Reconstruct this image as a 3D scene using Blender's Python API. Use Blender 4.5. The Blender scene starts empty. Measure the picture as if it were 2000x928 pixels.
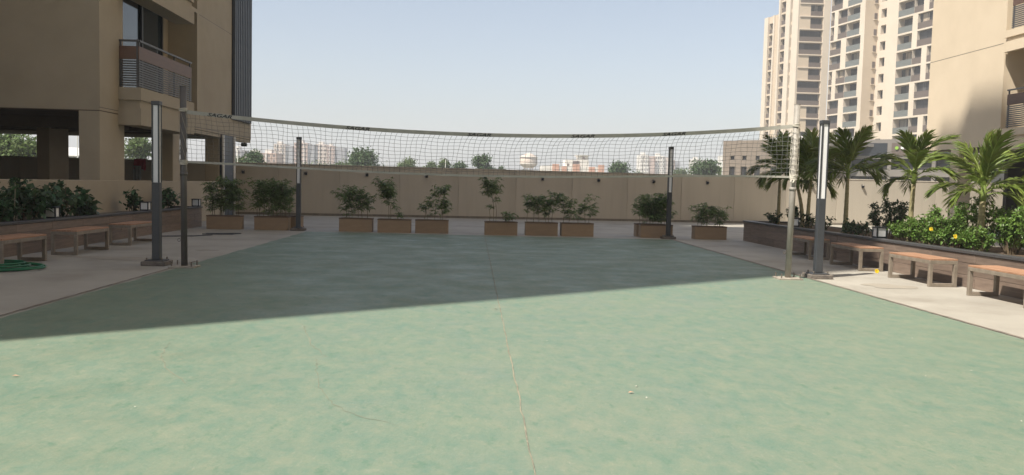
import bpy, math, random
import numpy as np
from mathutils import Vector, Matrix
R = math.radians
random.seed(7)
rng = np.random.default_rng(11)
scene = bpy.context.scene
COL = scene.collection

# ------------------------------------------------------------------ camera
cam_d = bpy.data.cameras.new('camera')
cam_d.sensor_width = 36.0
cam_d.lens = 1624.77 / 2000 * 36
cam_d.clip_start = 0.05
cam_d.clip_end = 9000
cam = bpy.data.objects.new('camera', cam_d)
COL.objects.link(cam)
yaw, pitch, roll = .0475, -.0631, .0246
F = Vector((math.sin(yaw) * math.cos(pitch), math.cos(yaw) * math.cos(pitch), math.sin(pitch)))
Rt = Vector((math.cos(yaw), -math.sin(yaw), 0))
Up = Rt.cross(F)
R2 = Rt * math.cos(roll) + Up * math.sin(roll)
U2 = -Rt * math.sin(roll) + Up * math.cos(roll)
M = Matrix.Identity(4)
for i in range(3):
    M[i][0], M[i][1], M[i][2] = R2[i], U2[i], -F[i]
M[0][3], M[1][3], M[2][3] = -.3058, 0.0, 1.3987
cam.matrix_world = M
scene.camera = cam

# ------------------------------------------------------------------ sky, sun, exposure
SUN_EL = R(57)
SUN_D = Vector((.814, .581, 0)).normalized()          # the way the light travels over the ground
world = bpy.data.worlds.new('World')
scene.world = world
world.use_nodes = True
wn = world.node_tree
for n in list(wn.nodes):
    wn.nodes.remove(n)
sky = wn.nodes.new('ShaderNodeTexSky')
sky.sky_type = 'NISHITA'
sky.sun_disc = False
sky.sun_elevation = SUN_EL
sky.sun_rotation = math.atan2(-SUN_D.x, -SUN_D.y)
sky.altitude = 50
sky.air_density = 1.0
sky.dust_density = 2.0
sky.ozone_density = 0.4
bg = wn.nodes.new('ShaderNodeBackground')
bg.inputs['Strength'].default_value = 0.106
wo = wn.nodes.new('ShaderNodeOutputWorld')
hsv = wn.nodes.new('ShaderNodeHueSaturation')      # dusty air: the whole sky is paler than clean air
hsv.inputs['Saturation'].default_value = 0.72
wn.links.new(sky.outputs[0], hsv.inputs['Color'])
wn.links.new(hsv.outputs[0], bg.inputs[0])
wn.links.new(bg.outputs[0], wo.inputs[0])
sun_d = bpy.data.lights.new('sun', 'SUN')
sun_d.energy = 5.0
sun_d.angle = R(0.53)
sun_d.color = (1.0, .93, .82)
sun = bpy.data.objects.new('sun', sun_d)
COL.objects.link(sun)
ldir = Vector((SUN_D.x * math.cos(SUN_EL), SUN_D.y * math.cos(SUN_EL), -math.sin(SUN_EL)))
sun.rotation_euler = ldir.to_track_quat('-Z', 'Y').to_euler()
vs = scene.view_settings
vs.view_transform = 'Standard'
vs.look = 'None'
vs.exposure = 0.66
vs.gamma = 1.0
vs.use_curve_mapping = False
HAZE = 0.0009

# ------------------------------------------------------------------ materials
def mat(name, c1, c2=None, scale=4.0, rough=.75, bump=0.0, bscale=60.0, spec=.4, metal=0.0, stretch=(1, 1, 1),
        detail=6, pos=(.35, .65), c3=None, scale3=1.0, pos3=(.45, .7), amt3=1.0, island=0.0, trans=0.0, coord='Object', objvar=0.0):
    m = bpy.data.materials.new(name)
    m.use_nodes = True
    nt = m.node_tree
    N, L = nt.nodes, nt.links
    bs = N['Principled BSDF']
    bs.inputs['Roughness'].default_value = rough
    bs.inputs['Metallic'].default_value = metal
    bs.inputs['Specular IOR Level'].default_value = spec
    col = None
    tc = N.new('ShaderNodeTexCoord')
    mp = N.new('ShaderNodeMapping')
    mp.inputs['Scale'].default_value = stretch
    L.new(tc.outputs[coord], mp.inputs[0])
    def noise(sc, p, det=detail):
        nz = N.new('ShaderNodeTexNoise')
        nz.inputs['Scale'].default_value = sc
        nz.inputs['Detail'].default_value = det
        nz.inputs['Roughness'].default_value = .6
        L.new(mp.outputs[0], nz.inputs['Vector'])
        mr = N.new('ShaderNodeMapRange')
        mr.inputs['From Min'].default_value = p[0]
        mr.inputs['From Max'].default_value = p[1]
        L.new(nz.outputs['Fac'], mr.inputs['Value'])
        return mr.outputs[0]
    def mix(f, a, b):
        mx = N.new('ShaderNodeMix')
        mx.data_type = 'RGBA'
        for s, v in ((0, f), (6, a), (7, b)):
            if isinstance(v, (tuple, list)):
                mx.inputs[s].default_value = (*v, 1)
            elif isinstance(v, (int, float)):
                mx.inputs[s].default_value = v
            else:
                L.new(v, mx.inputs[s])
        return mx.outputs[2]
    if c2 is None:
        c2 = tuple(x * .82 for x in c1)
    col = mix(noise(scale, pos), c1, c2)
    if c3 is not None:
        f = noise(scale3, pos3)
        if amt3 != 1.0:
            mm = N.new('ShaderNodeMath')
            mm.operation = 'MULTIPLY'
            mm.inputs[1].default_value = amt3
            L.new(f, mm.inputs[0])
            f = mm.outputs[0]
        col = mix(f, col, c3)
    if island or objvar:
        hs = N.new('ShaderNodeHueSaturation')
        mr = N.new('ShaderNodeMapRange')
        v = max(island, objvar)
        mr.inputs['To Min'].default_value = 1 - v
        mr.inputs['To Max'].default_value = 1 + v
        if island:
            g = N.new('ShaderNodeNewGeometry')
            L.new(g.outputs['Random Per Island'], mr.inputs['Value'])
        else:
            g = N.new('ShaderNodeObjectInfo')
            L.new(g.outputs['Random'], mr.inputs['Value'])
        L.new(mr.outputs[0], hs.inputs['Value'])
        L.new(col, hs.inputs['Color'])
        if island:
            mh = N.new('ShaderNodeMapRange')
            mh.inputs['To Min'].default_value = .485
            mh.inputs['To Max'].default_value = .515
            L.new(g.outputs['Random Per Island'], mh.inputs['Value'])
            L.new(mh.outputs[0], hs.inputs['Hue'])
        col = hs.outputs[0]
    L.new(col, bs.inputs['Base Color'])
    if bump:
        nz = N.new('ShaderNodeTexNoise')
        nz.inputs['Scale'].default_value = bscale
        nz.inputs['Detail'].default_value = 4
        L.new(mp.outputs[0], nz.inputs['Vector'])
        bp = N.new('ShaderNodeBump')
        bp.inputs['Strength'].default_value = bump
        bp.inputs['Distance'].default_value = .02
        L.new(nz.outputs['Fac'], bp.inputs['Height'])
        L.new(bp.outputs[0], bs.inputs['Normal'])
    if trans:
        tr = N.new('ShaderNodeBsdfTranslucent')
        L.new(col, tr.inputs['Color'])
        ms = N.new('ShaderNodeMixShader')
        ms.inputs[0].default_value = trans
        L.new(bs.outputs[0], ms.inputs[1])
        L.new(tr.outputs[0], ms.inputs[2])
        L.new(ms.outputs[0], N['Material Output'].inputs['Surface'])
    return m

MT = {}
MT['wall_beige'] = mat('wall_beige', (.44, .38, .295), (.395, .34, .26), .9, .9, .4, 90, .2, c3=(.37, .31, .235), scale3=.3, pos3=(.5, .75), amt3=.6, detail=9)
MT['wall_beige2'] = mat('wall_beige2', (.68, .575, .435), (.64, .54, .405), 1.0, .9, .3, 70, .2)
MT['wall_far'] = mat('wall_far', (.51, .46, .385), (.47, .425, .355), .7, .9, .25, 60, .2, c3=(.41, .37, .31), scale3=.35, pos3=(.46, .70), amt3=.75, stretch=(2.2, 2.2, .22), detail=9)
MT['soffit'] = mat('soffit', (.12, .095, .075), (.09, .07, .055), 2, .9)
MT['column_in'] = mat('column_in', (.36, .30, .22), (.32, .26, .19), 1.2, .9)
MT['slate_clad'] = mat('slate_clad', (.085, .10, .125), (.07, .085, .11), 3, .5, 0, 60, .5)
MT['clad_dark'] = mat('clad_dark', (.035, .04, .05), None, 3, .5)
MT['rail_metal'] = mat('rail_metal', (.10, .10, .105), (.085, .085, .09), 6, .45, spec=.5)
MT['wood_panel'] = mat('wood_panel', (.155, .09, .066), (.12, .07, .05), 3, .5, stretch=(.6, .6, 9), objvar=.15)
MT['brown_panel'] = mat('brown_panel', (.125, .098, .083), (.11, .086, .073), 2, .7)
MT['glass_dark'] = mat('glass_dark', (.035, .05, .06), (.03, .042, .05), 1, .06, spec=.9)
MT['glass_rail'] = mat('glass_rail', (.15, .158, .148), (.13, .138, .13), 1, .35, spec=.4)
MT['tower_glass'] = mat('tower_glass', (.030, .030, .032), (.045, .042, .04), .5, .35, spec=.25)
MT['curtain_pale'] = mat('curtain_pale', (.30, .27, .23), None, 2, .9)
MT['curtain_grey'] = mat('curtain_grey', (.13, .125, .12), None, 2, .9)
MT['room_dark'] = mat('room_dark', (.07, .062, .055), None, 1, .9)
MT['room_in'] = mat('room_in', (.42, .34, .25), None, 1, .9)
MT['frame_dark'] = mat('frame_dark', (.025, .03, .038), None, 3, .4, spec=.5)
MT['white_paint'] = mat('white_paint', (.72, .71, .68), (.66, .65, .61), 3, .6)
MT['pale_tower'] = mat('pale_tower', (.60, .52, .425), (.545, .47, .38), .12, .9)
MT['tan_tower'] = mat('tan_tower', (.55, .455, .345), (.50, .41, .31), .12, .9)
MT['tan_block'] = mat('tan_block', (.225, .185, .15), (.195, .16, .13), 1.2, .9, stretch=(1, 1, 4))
MT['grey_block'] = mat('grey_block', (.20, .18, .165), (.17, .155, .14), .6, .7)
MT['lamp_body'] = mat('lamp_body', (.055, .06, .068), (.045, .05, .057), 5, .45, .05, 200, .5, c3=(.12, .11, .10), scale3=3, pos3=(.6, .8), amt3=.4)
MT['diffuser'] = mat('diffuser', (.84, .85, .86), (.80, .81, .82), 3, .35, spec=.5)
MT['post_grey'] = mat('post_grey', (.33, .31, .28), (.27, .25, .22), 5, .5, .08, 120, .5, c3=(.20, .15, .11), scale3=7, pos3=(.62, .75), amt3=.6)  # right net post: sunlight put into the lighter base colour
MT['post_shaded'] = mat('post_shaded', (.11, .105, .10), (.085, .08, .078), 5, .5, .08, 120, .5, c3=(.16, .11, .08), scale3=7, pos3=(.6, .75), amt3=.6)  # left net post: its shade put into the darker base colour
MT['base_dusty'] = mat('base_dusty', (.20, .175, .15), (.12, .105, .095), 14, .85, .3, 60)
MT['base_light'] = mat('base_light', (.40, .365, .31), (.27, .24, .20), 14, .85, .3, 60)
MT['bolt'] = mat('bolt', (.25, .22, .19), None, 9, .45, metal=.6)
MT['bench_steel'] = mat('bench_steel', (.26, .22, .175), (.19, .16, .125), 8, .5, .06, 90, .5, c3=(.28, .24, .19), scale3=5, pos3=(.55, .8), amt3=.5)
MT['bench_wood'] = mat('bench_wood', (.42, .245, .155), (.32, .175, .105), 5, .6, .15, 40, .3, stretch=(10, 1, 10), objvar=.12)
MT['tile_wood'] = mat('tile_wood', (.225, .17, .135), (.155, .115, .092), 2.2, .5, .12, 40, .4, stretch=(1, 1, 9), objvar=.13, c3=(.34, .295, .25), scale3=.9, pos3=(.55, .85), amt3=.55)
MT['coping'] = mat('coping', (.075, .075, .078), (.055, .055, .058), 30, .4, .05, 100, .5, objvar=.1)
MT['concrete_core'] = mat('concrete_core', (.25, .23, .20), None, 4, .9)
MT['soil'] = mat('soil', (.11, .075, .05), (.07, .048, .032), 12, .95, .8, 30)
MT['box_tile'] = mat('box_tile', (.33, .235, .15), (.28, .195, .125), 3, .6, .08, 40, .35, objvar=.12, c3=(.38, .31, .23), scale3=3, pos3=(.55, .8), amt3=.4, stretch=(1, 1, 3))
MT['box_rim'] = mat('box_rim', (.17, .115, .075), (.13, .09, .06), 4, .7)
MT['hose'] = mat('hose', (.015, .16, .075), (.012, .13, .06), 6, .35, spec=.5)
MT['cord'] = mat('cord', (.20, .205, .20), (.15, .155, .15), 9, .8)
MT['cord_white'] = mat('cord_white', (.66, .63, .56), (.55, .52, .45), 9, .8)
MT['band'] = mat('band', (.46, .45, .40), (.38, .37, .33), 5, .8, .1, 60)
MT['ink'] = mat('ink', (.012, .013, .018), None, 5, .6)
MT['trunk_palm'] = mat('trunk_palm', (.36, .32, .18), (.24, .21, .11), 3, .7, .2, 30, stretch=(1, 1, 5))
MT['crownshaft'] = mat('crownshaft', (.20, .26, .07), (.14, .20, .05), 3, .5, stretch=(1, 1, .4))
MT['palm_leaf'] = mat('palm_leaf', (.185, .235, .045), (.10, .15, .028), 2, .42, spec=.45, island=.28, trans=.28)
MT['rachis'] = mat('rachis', (.24, .30, .08), (.20, .26, .06), 3, .5, trans=.1)
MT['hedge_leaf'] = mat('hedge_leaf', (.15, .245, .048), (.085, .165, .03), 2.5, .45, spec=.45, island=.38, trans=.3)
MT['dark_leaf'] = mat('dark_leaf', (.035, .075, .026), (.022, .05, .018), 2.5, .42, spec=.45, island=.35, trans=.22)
MT['broad_leaf'] = mat('broad_leaf', (.05, .11, .042), (.033, .078, .032), 2.5, .45, spec=.45, island=.35, trans=.2)
MT['bamboo_leaf'] = mat('bamboo_leaf', (.175, .25, .09), (.115, .18, .062), 3, .5, spec=.4, island=.4, trans=.25)
MT['culm'] = mat('culm', (.12, .12, .05), (.07, .06, .035), 6, .6)
MT['twig'] = mat('twig', (.16, .12, .075), (.11, .085, .055), 6, .8)
MT['pale_stem'] = mat('pale_stem', (.40, .37, .30), (.32, .29, .23), 6, .8)
MT['tree_leaf'] = mat('tree_leaf', (.125, .175, .05), (.075, .115, .034), .5, .6, spec=.3, island=.4, trans=.3)
MT['tree_leaf2'] = mat('tree_leaf2', (.085, .135, .05), (.05, .09, .034), .5, .6, spec=.3, island=.4, trans=.25)
MT['bark'] = mat('bark', (.13, .10, .07), (.09, .07, .05), 3, .9, .5, 20)
MT['petal'] = mat('petal', (.80, .58, .02), (.75, .52, .02), 5, .6, trans=.2)
MT['city_cream'] = mat('city_cream', (.60, .50, .42), (.54, .45, .37), .1, .9)
MT['city_pink'] = mat('city_pink', (.50, .36, .29), (.44, .31, .25), .1, .9)
MT['city_grey'] = mat('city_grey', (.30, .30, .31), (.26, .26, .27), .1, .9)
MT['city_white'] = mat('city_white', (.72, .68, .62), (.66, .62, .56), .1, .9)
MT['city_orange'] = mat('city_orange', (.56, .31, .21), (.52, .28, .19), .1, .9)
MT['city_win'] = mat('city_win', (.16, .12, .105), None, 1, .4)
MT['shed_roof'] = mat('shed_roof', (.75, .74, .72), None, 1, .4)
MT['sign_green'] = mat('sign_green', (.25, .45, .06), None, 1, .5)

def ground_material():
    m = bpy.data.materials.new('court_paint')
    m.use_nodes = True
    N, L = m.node_tree.nodes, m.node_tree.links
    bs = N['Principled BSDF']
    tc = N.new('ShaderNodeTexCoord')
    def nz(scale, lo, hi, stretch=(1, 1, 1), det=7, rot=0.0, dist=0.0, ro=.62):
        mp = N.new('ShaderNodeMapping')
        mp.inputs['Scale'].default_value = stretch
        mp.inputs['Rotation'].default_value = (0, 0, rot)
        L.new(tc.outputs['Object'], mp.inputs[0])
        t = N.new('ShaderNodeTexNoise')
        t.inputs['Scale'].default_value = scale
        t.inputs['Detail'].default_value = det
        t.inputs['Roughness'].default_value = ro
        t.inputs['Distortion'].default_value = dist
        L.new(mp.outputs[0], t.inputs['Vector'])
        r = N.new('ShaderNodeMapRange')
        r.inputs['From Min'].default_value = lo
        r.inputs['From Max'].default_value = hi
        L.new(t.outputs['Fac'], r.inputs['Value'])
        return r.outputs[0]
    def mul(a, k):
        q = N.new('ShaderNodeMath')
        q.operation = 'MULTIPLY'
        L.new(a, q.inputs[0])
        if isinstance(k, (int, float)):
            q.inputs[1].default_value = k
        else:
            L.new(k, q.inputs[1])
        return q.outputs[0]
    def mix(f, a, b):
        x = N.new('ShaderNodeMix')
        x.data_type = 'RGBA'
        L.new(f, x.inputs[0])
        if isinstance(a, tuple):
            x.inputs[6].default_value = (*a, 1)
        else:
            L.new(a, x.inputs[6])
        x.inputs[7].default_value = (*b, 1)
        return x.outputs[2]
    c = mix(nz(.28, .36, .62), (.104, .184, .142), (.134, .198, .148))
    c = mix(mul(nz(6.5, .36, .70, (1, .6, 1), 12, .5, .2, .76), .75), c, (.226, .240, .172))      # dust film
    c = mix(mul(nz(.9, .50, .76, (1, .8, 1), 10, -.4, .3, .70), .28), c, (.248, .244, .184))       # wider dusty patches
    c = mix(mul(nz(8.5, .56, .69, (1, .5, 1), 10, .7, .25, .74), .6), c, (.060, .150, .098))      # rubbed green showing through
    c = mix(mul(nz(17, .56, .70, (1, .45, 1), 9, .9, .2, .74), .55), c, (.072, .160, .108))         # small scuffs
    c = mix(mul(nz(15, .57, .72, (.5, 1, 1), 9, .4, .2, .74), .45), c, (.270, .272, .205))          # pale scuffs
    c = mix(mul(nz(.7, .62, .80, (1, .8, 1), 7, .2, .3), .45), c, (.080, .118, .098))               # damp stains
    c = mix(mul(nz(30, .60, .76, (1, .3, 1), 6, -.5, 0, .7), .45), c, (.33, .315, .25))              # scratches
    c = mix(mul(nz(75, .62, .80, (1, 1, 1), 3), .5), c, (.34, .325, .27))                           # grit
    L.new(c, bs.inputs['Base Color'])
    rr = N.new('ShaderNodeMapRange')
    rr.inputs['To Min'].default_value = .42
    rr.inputs['To Max'].default_value = .72
    L.new(nz(1.4, .3, .7), rr.inputs['Value'])
    L.new(rr.outputs[0], bs.inputs['Roughness'])
    bs.inputs['Specular IOR Level'].default_value = .38
    b = N.new('ShaderNodeBump')
    b.inputs['Strength'].default_value = .22
    b.inputs['Distance'].default_value = .01
    L.new(nz(38, .2, .8, (1, 1, 1), 6), b.inputs['Height'])
    L.new(b.outputs[0], bs.inputs['Normal'])
    return m
MT['court'] = ground_material()
MT['paving'] = mat('paving', (.38, .36, .315), (.315, .295, .255), .9, .7, .25, 45, .35, c3=(.235, .212, .175), scale3=.45, pos3=(.5, .74), amt3=.75, detail=9)
MT['paving_line'] = mat('paving_line', (.16, .14, .12), (.24, .21, .17), 6, .85)
MT['joint'] = mat('joint', (.29, .275, .205), (.19, .185, .145), 5, .95, .6, 40, stretch=(4, 1, 1), pos=(.42, .58))
MT['crack'] = mat('crack', (.165, .19, .14), (.22, .23, .175), 9, .9)
MT['red_cloth'] = mat('red_cloth', (.38, .06, .08), (.30, .05, .06), 8, .9)
MT['grey_cloth'] = mat('grey_cloth', (.34, .36, .37), (.28, .30, .31), 8, .9)
MT['terrain'] = mat('terrain', (.22, .19, .125), (.12, .14, .06), .03, .95)
MT['stain'] = mat('stain', (.29, .262, .218), (.33, .30, .25), 3, .8)

# ------------------------------------------------------------------ mesh helpers
class MB:
    def __init__(s):
        s.v, s.f = [], []
    def add(s, vs, fs):
        o = len(s.v)
        s.v.extend([tuple(q) for q in vs])
        s.f.extend([tuple(i + o for i in q) for q in fs])
        return s
    def box(s, x0, x1, y0, y1, z0, z1):
        vs = [(x0, y0, z0), (x1, y0, z0), (x1, y1, z0), (x0, y1, z0), (x0, y0, z1), (x1, y0, z1), (x1, y1, z1), (x0, y1, z1)]
        return s.add(vs, [(3, 2, 1, 0), (4, 5, 6, 7), (0, 1, 5, 4), (1, 2, 6, 5), (2, 3, 7, 6), (3, 0, 4, 7)])
    def bbox(s, x0, x1, y0, y1, z0, z1, b=.006):
        """box with chamfered edges"""
        vs, idx = [], {}
        fs = []
        X, Y, Z = (x0, x1), (y0, y1), (z0, z1)
        for i in range(2):
            for j in range(2):
                for k in range(2):
                    sx, sy, sz = (b if i == 0 else -b), (b if j == 0 else -b), (b if k == 0 else -b)
                    idx[i, j, k, 0] = len(vs); vs.append((X[i], Y[j] + sy, Z[k] + sz))
                    idx[i, j, k, 1] = len(vs); vs.append((X[i] + sx, Y[j], Z[k] + sz))
                    idx[i, j, k, 2] = len(vs); vs.append((X[i] + sx, Y[j] + sy, Z[k]))
        for i in (0, 1):
            q = [idx[i, 0, 0, 0], idx[i, 1, 0, 0], idx[i, 1, 1, 0], idx[i, 0, 1, 0]]
            fs.append(q if i else q[::-1])
            q = [idx[0, i, 0, 1], idx[1, i, 0, 1], idx[1, i, 1, 1], idx[0, i, 1, 1]]
            fs.append(q[::-1] if i else q)
            q = [idx[0, 0, i, 2], idx[1, 0, i, 2], idx[1, 1, i, 2], idx[0, 1, i, 2]]
            fs.append(q if i else q[::-1])
        for a in (0, 1):
            for c in (0, 1):
                fs.append([idx[a, c, 0, 0], idx[a, c, 1, 0], idx[a, c, 1, 1], idx[a, c, 0, 1]])
                fs.append([idx[a, 0, c, 0], idx[a, 1, c, 0], idx[a, 1, c, 2], idx[a, 0, c, 2]])
                fs.append([idx[0, a, c, 1], idx[1, a, c, 1], idx[1, a, c, 2], idx[0, a, c, 2]])
        for k, i0 in list(idx.items()):
            if k[3] == 0:
                fs.append([i0, idx[k[0], k[1], k[2], 1], idx[k[0], k[1], k[2], 2]])
        return s.add(vs, fs)
    def tube(s, pts, r, n=8, caps=True, rs=None):
        pts = [Vector(p) for p in pts]
        vs, fs = [], []
        prev = None
        for i, p in enumerate(pts):
            t = (pts[min(i + 1, len(pts) - 1)] - pts[max(i - 1, 0)])
            if t.length < 1e-9:
                t = Vector((0, 0, 1))
            t.normalize()
            if prev is None:
                a = Vector((0, 0, 1)) if abs(t.z) < .9 else Vector((1, 0, 0))
                u = t.cross(a).normalized()
            else:
                u = (prev - t * prev.dot(t)).normalized()
            prev = u
            w = t.cross(u)
            rr = rs[i] if rs else r
            for k in range(n):
                a = 2 * math.pi * k / n
                vs.append(p + (u * math.cos(a) + w * math.sin(a)) * rr)
        for i in range(len(pts) - 1):
            for k in range(n):
                fs.append((i * n + k, i * n + (k + 1) % n, (i + 1) * n + (k + 1) % n, (i + 1) * n + k))
        if caps:
            fs.append(tuple(range(n))[::-1])
            fs.append(tuple((len(pts) - 1) * n + k for k in range(n)))
        return s.add(vs, fs)
    def lathe(s, prof, n=16, c=(0, 0, 0)):
        vs, fs = [], []
        for r, z in prof:
            for k in range(n):
                a = 2 * math.pi * k / n
                vs.append((c[0] + r * math.cos(a), c[1] + r * math.sin(a), c[2] + z))
        for i in range(len(prof) - 1):
            for k in range(n):
                fs.append((i * n + k, i * n + (k + 1) % n, (i + 1) * n + (k + 1) % n, (i + 1) * n + k))
        return s.add(vs, fs)
    def mesh(s, name, m, smooth=False):
        me = bpy.data.meshes.new(name)
        me.from_pydata(s.v, [], s.f)
        me.materials.append(MT[m])
        if smooth:
            me.polygons.foreach_set('use_smooth', [True] * len(me.polygons))
        me.update()
        return me

def link(name, me, parent=None, loc=None, rot=None, scale=None):
    o = bpy.data.objects.new(name, me)
    COL.objects.link(o)
    if parent is not None:
        o.parent = parent
    if loc is not None:
        o.location = loc
    if rot is not None:
        o.rotation_euler = rot
    if scale is not None:
        o.scale = scale
    return o
def part(name, mb, m, parent, smooth=False, loc=None, rot=None):
    return link(name, mb.mesh(name, m, smooth), parent, loc, rot)
def tag(o, label, cat, group=None):
    o['label'] = label
    o['category'] = cat
    if group:
        o['group'] = group
    return o
def thing(name, label, cat, loc=(0, 0, 0), rotz=0.0, group=None):
    o = bpy.data.objects.new(name, None)
    COL.objects.link(o)
    o.location = loc
    o.rotation_euler = (0, 0, rotz)
    return tag(o, label, cat, group)
def structure(name, mb, m):
    o = part(name, mb, m, None)
    o['kind'] = 'structure'
    return o
def copy_tree(o, parent=None):
    c = o.copy()
    COL.objects.link(c)
    if parent is not None:
        c.parent = parent
    for ch in list(o.children):
        copy_tree(ch, c)
    return c
ORD = ['first', 'second', 'third', 'fourth', 'fifth', 'sixth', 'seventh', 'eighth', 'ninth', 'tenth', 'eleventh', 'twelfth', 'thirteenth', 'fourteenth']

CACHE = {}
def cbox(w, d, h, m, bev=0.0):
    """shared box mesh: centred in x, from 0 to d in y, from 0 to h in z"""
    k = (round(w, 3), round(d, 3), round(h, 3), m, bev)
    if k not in CACHE:
        mb = MB()
        if bev:
            mb.bbox(-w / 2, w / 2, 0, d, 0, h, bev)
        else:
            mb.box(-w / 2, w / 2, 0, d, 0, h)
        CACHE[k] = mb.mesh('piece', m)
    return CACHE[k]

# leaves, vectorised -----------------------------------------------------------
def unit(a):
    return a / np.maximum(np.linalg.norm(a, axis=1, keepdims=True), 1e-9)
def leaf_arrays(P, D, Nn, Ln, Wd, fold=.18, droop=.12):
    """P base points, D direction, Nn normal; six points a leaf"""
    D = unit(D)
    S = unit(np.cross(D, Nn))
    Nn = np.cross(S, D)
    Ln = Ln[:, None]
    Wd = Wd[:, None]
    b = P
    ml = P + D * Ln * .42 + S * Wd * .5 + Nn * Wd * fold
    mr = P + D * Ln * .42 - S * Wd * .5 + Nn * Wd * fold
    mc = P + D * Ln * .45
    tp = P + D * Ln - np.array([0, 0, 1.0]) * Ln * droop
    V = np.stack([b, mr, mc, ml, tp], 1).reshape(-1, 3)
    n = len(P)
    o = (np.arange(n) * 5)[:, None]
    F_ = np.concatenate([o + np.array([[0, 1, 2]]), o + np.array([[0, 2, 3]]), o + np.array([[1, 4, 2]]), o + np.array([[2, 4, 3]])], 0)
    return V, F_
def leaf_mesh(name, m, chunks):
    Vs, Fs, o = [], [], 0
    for V, F_ in chunks:
        Vs.append(V)
        Fs.append(F_ + o)
        o += len(V)
    V = np.concatenate(Vs)
    F_ = np.concatenate(Fs)
    me = bpy.data.meshes.new(name)
    me.vertices.add(len(V))
    me.vertices.foreach_set('co', V.astype(np.float32).ravel())
    me.loops.add(len(F_) * 3)
    me.loops.foreach_set('vertex_index', F_.astype(np.int32).ravel())
    me.polygons.add(len(F_))
    me.polygons.foreach_set('loop_start', np.arange(0, len(F_) * 3, 3, dtype=np.int32))
    me.materials.append(MT[m])
    me.update(calc_edges=True)
    return me
def rand_dirs(n, up=0.0):
    d = rng.normal(size=(n, 3))
    d[:, 2] += up
    return unit(d)

# ------------------------------------------------------------------ ground
structure('terrain', MB().add([(-1495, -295, -.03), (1495, -295, -.03), (1495, 1495, -.03), (-1495, 1495, -.03)], [(0, 1, 2, 3)]), 'terrain')
structure('pavement', MB().add([(-45, -25, 0), (34, -25, 0), (34, 37.2, 0), (-45, 37.2, 0)], [(0, 1, 2, 3)]), 'paving')
def ragged_court():
    """the painted court as a sheet with a slightly uneven painted edge"""
    pts = []
    def seg(a, b, n, amp):
        for i in range(n):
            t = i / n
            x = a[0] + (b[0] - a[0]) * t
            y = a[1] + (b[1] - a[1]) * t
            pts.append((x + rng.normal() * amp, y + rng.normal() * amp, .004))
    seg((-4.86, -12), (5.12, -12), 2, 0)
    seg((5.12, -12), (5.14, 22.55), 150, .012)
    seg((5.14, 22.55), (-4.8, 22.75), 60, .015)
    seg((-4.8, 22.75), (-4.86, -12), 150, .014)
    return MB().add(pts, [tuple(range(len(pts)))])
structure('court', ragged_court(), 'court')
def joint_line(x0, y0, y1, w, z, n):
    mb = MB()
    vs, fs = [], []
    for i in range(n + 1):
        y = y0 + (y1 - y0) * i / n
        a = x0 + rng.normal() * .003
        ww = w * (.75 + .5 * rng.random())
        vs += [(a - ww, y, z), (a + ww, y, z)]
        if i:
            k = 2 * i
            fs.append((k - 2, k - 1, k + 1, k))
    return mb.add(vs, fs)
structure('court_joint', joint_line(.02, -6, 22.6, .0046, .008, 220), 'joint')
structure('court_edge', joint_line(5.17, 2, 22.4, .026, .0085, 160), 'paving_line')
structure('court_edge', joint_line(-4.89, 2, 14.0, .014, .0085, 100), 'paving_line')
def hairline(pts, w):
    vs, fs = [], []
    dense = []
    for i in range(len(pts) - 1):
        for k in range(8):
            t_ = k / 8
            dense.append((pts[i][0] + (pts[i + 1][0] - pts[i][0]) * t_ + rng.normal() * .006, pts[i][1] + (pts[i + 1][1] - pts[i][1]) * t_ + rng.normal() * .006))
    for i, (x, y) in enumerate(dense):
        j = min(i + 1, len(dense) - 1)
        dx, dy = dense[j][0] - dense[j - 1][0], dense[j][1] - dense[j - 1][1]
        l_ = math.hypot(dx, dy) + 1e-6
        ww = w * (.3 + .9 * rng.random()) * min(1, .2 + 4 * i / len(dense), .2 + 4 * (len(dense) - i) / len(dense))
        vs += [(x - dy / l_ * ww, y + dx / l_ * ww, .0062), (x + dy / l_ * ww, y - dx / l_ * ww, .0062)]
        if i:
            k = 2 * i
            fs.append((k - 2, k - 1, k + 1, k))
    return MB().add(vs, fs)
structure('court_crack', hairline([(-2.85, 7.1), (-2.70, 6.5), (-2.53, 6.12), (-2.17, 5.57)], .006), 'crack')
structure('court_crack', hairline([(-1.5, 6.5), (-1.46, 6.26), (-1.32, 5.59), (-1.16, 5.18), (-.97, 4.91), (-.67, 4.7)], .0042), 'crack')
structure('court_crack', hairline([(-1.95, 8.1), (-1.86, 7.82), (-1.65, 7.04), (-1.42, 6.54)], .006), 'crack')
# old stains lying on the paving
def blotch(cx, cy, rx, ry, z, n=26, seed=0):
    rr = np.random.default_rng(seed)
    ph = rr.random(4) * 6.28
    pts = []
    for k in range(n):
        a = 2 * math.pi * k / n
        q = 1 + .18 * math.sin(2 * a + ph[0]) + .12 * math.sin(3 * a + ph[1]) + .07 * math.sin(5 * a + ph[2])
        pts.append((cx + rx * q * math.cos(a), cy + ry * q * math.sin(a), z))
    return MB().add(pts, [tuple(range(n))])
for i, (x, y, a, b) in enumerate(((6.05, 12.3, .42, .28), (-6.35, 14.3, .75, .26), (-5.4, 16.2, .2, .14), (6.4, 19.6, .16, .06))):
    structure('stain', blotch(x, y, a, b, .004, seed=i), 'stain')

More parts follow.
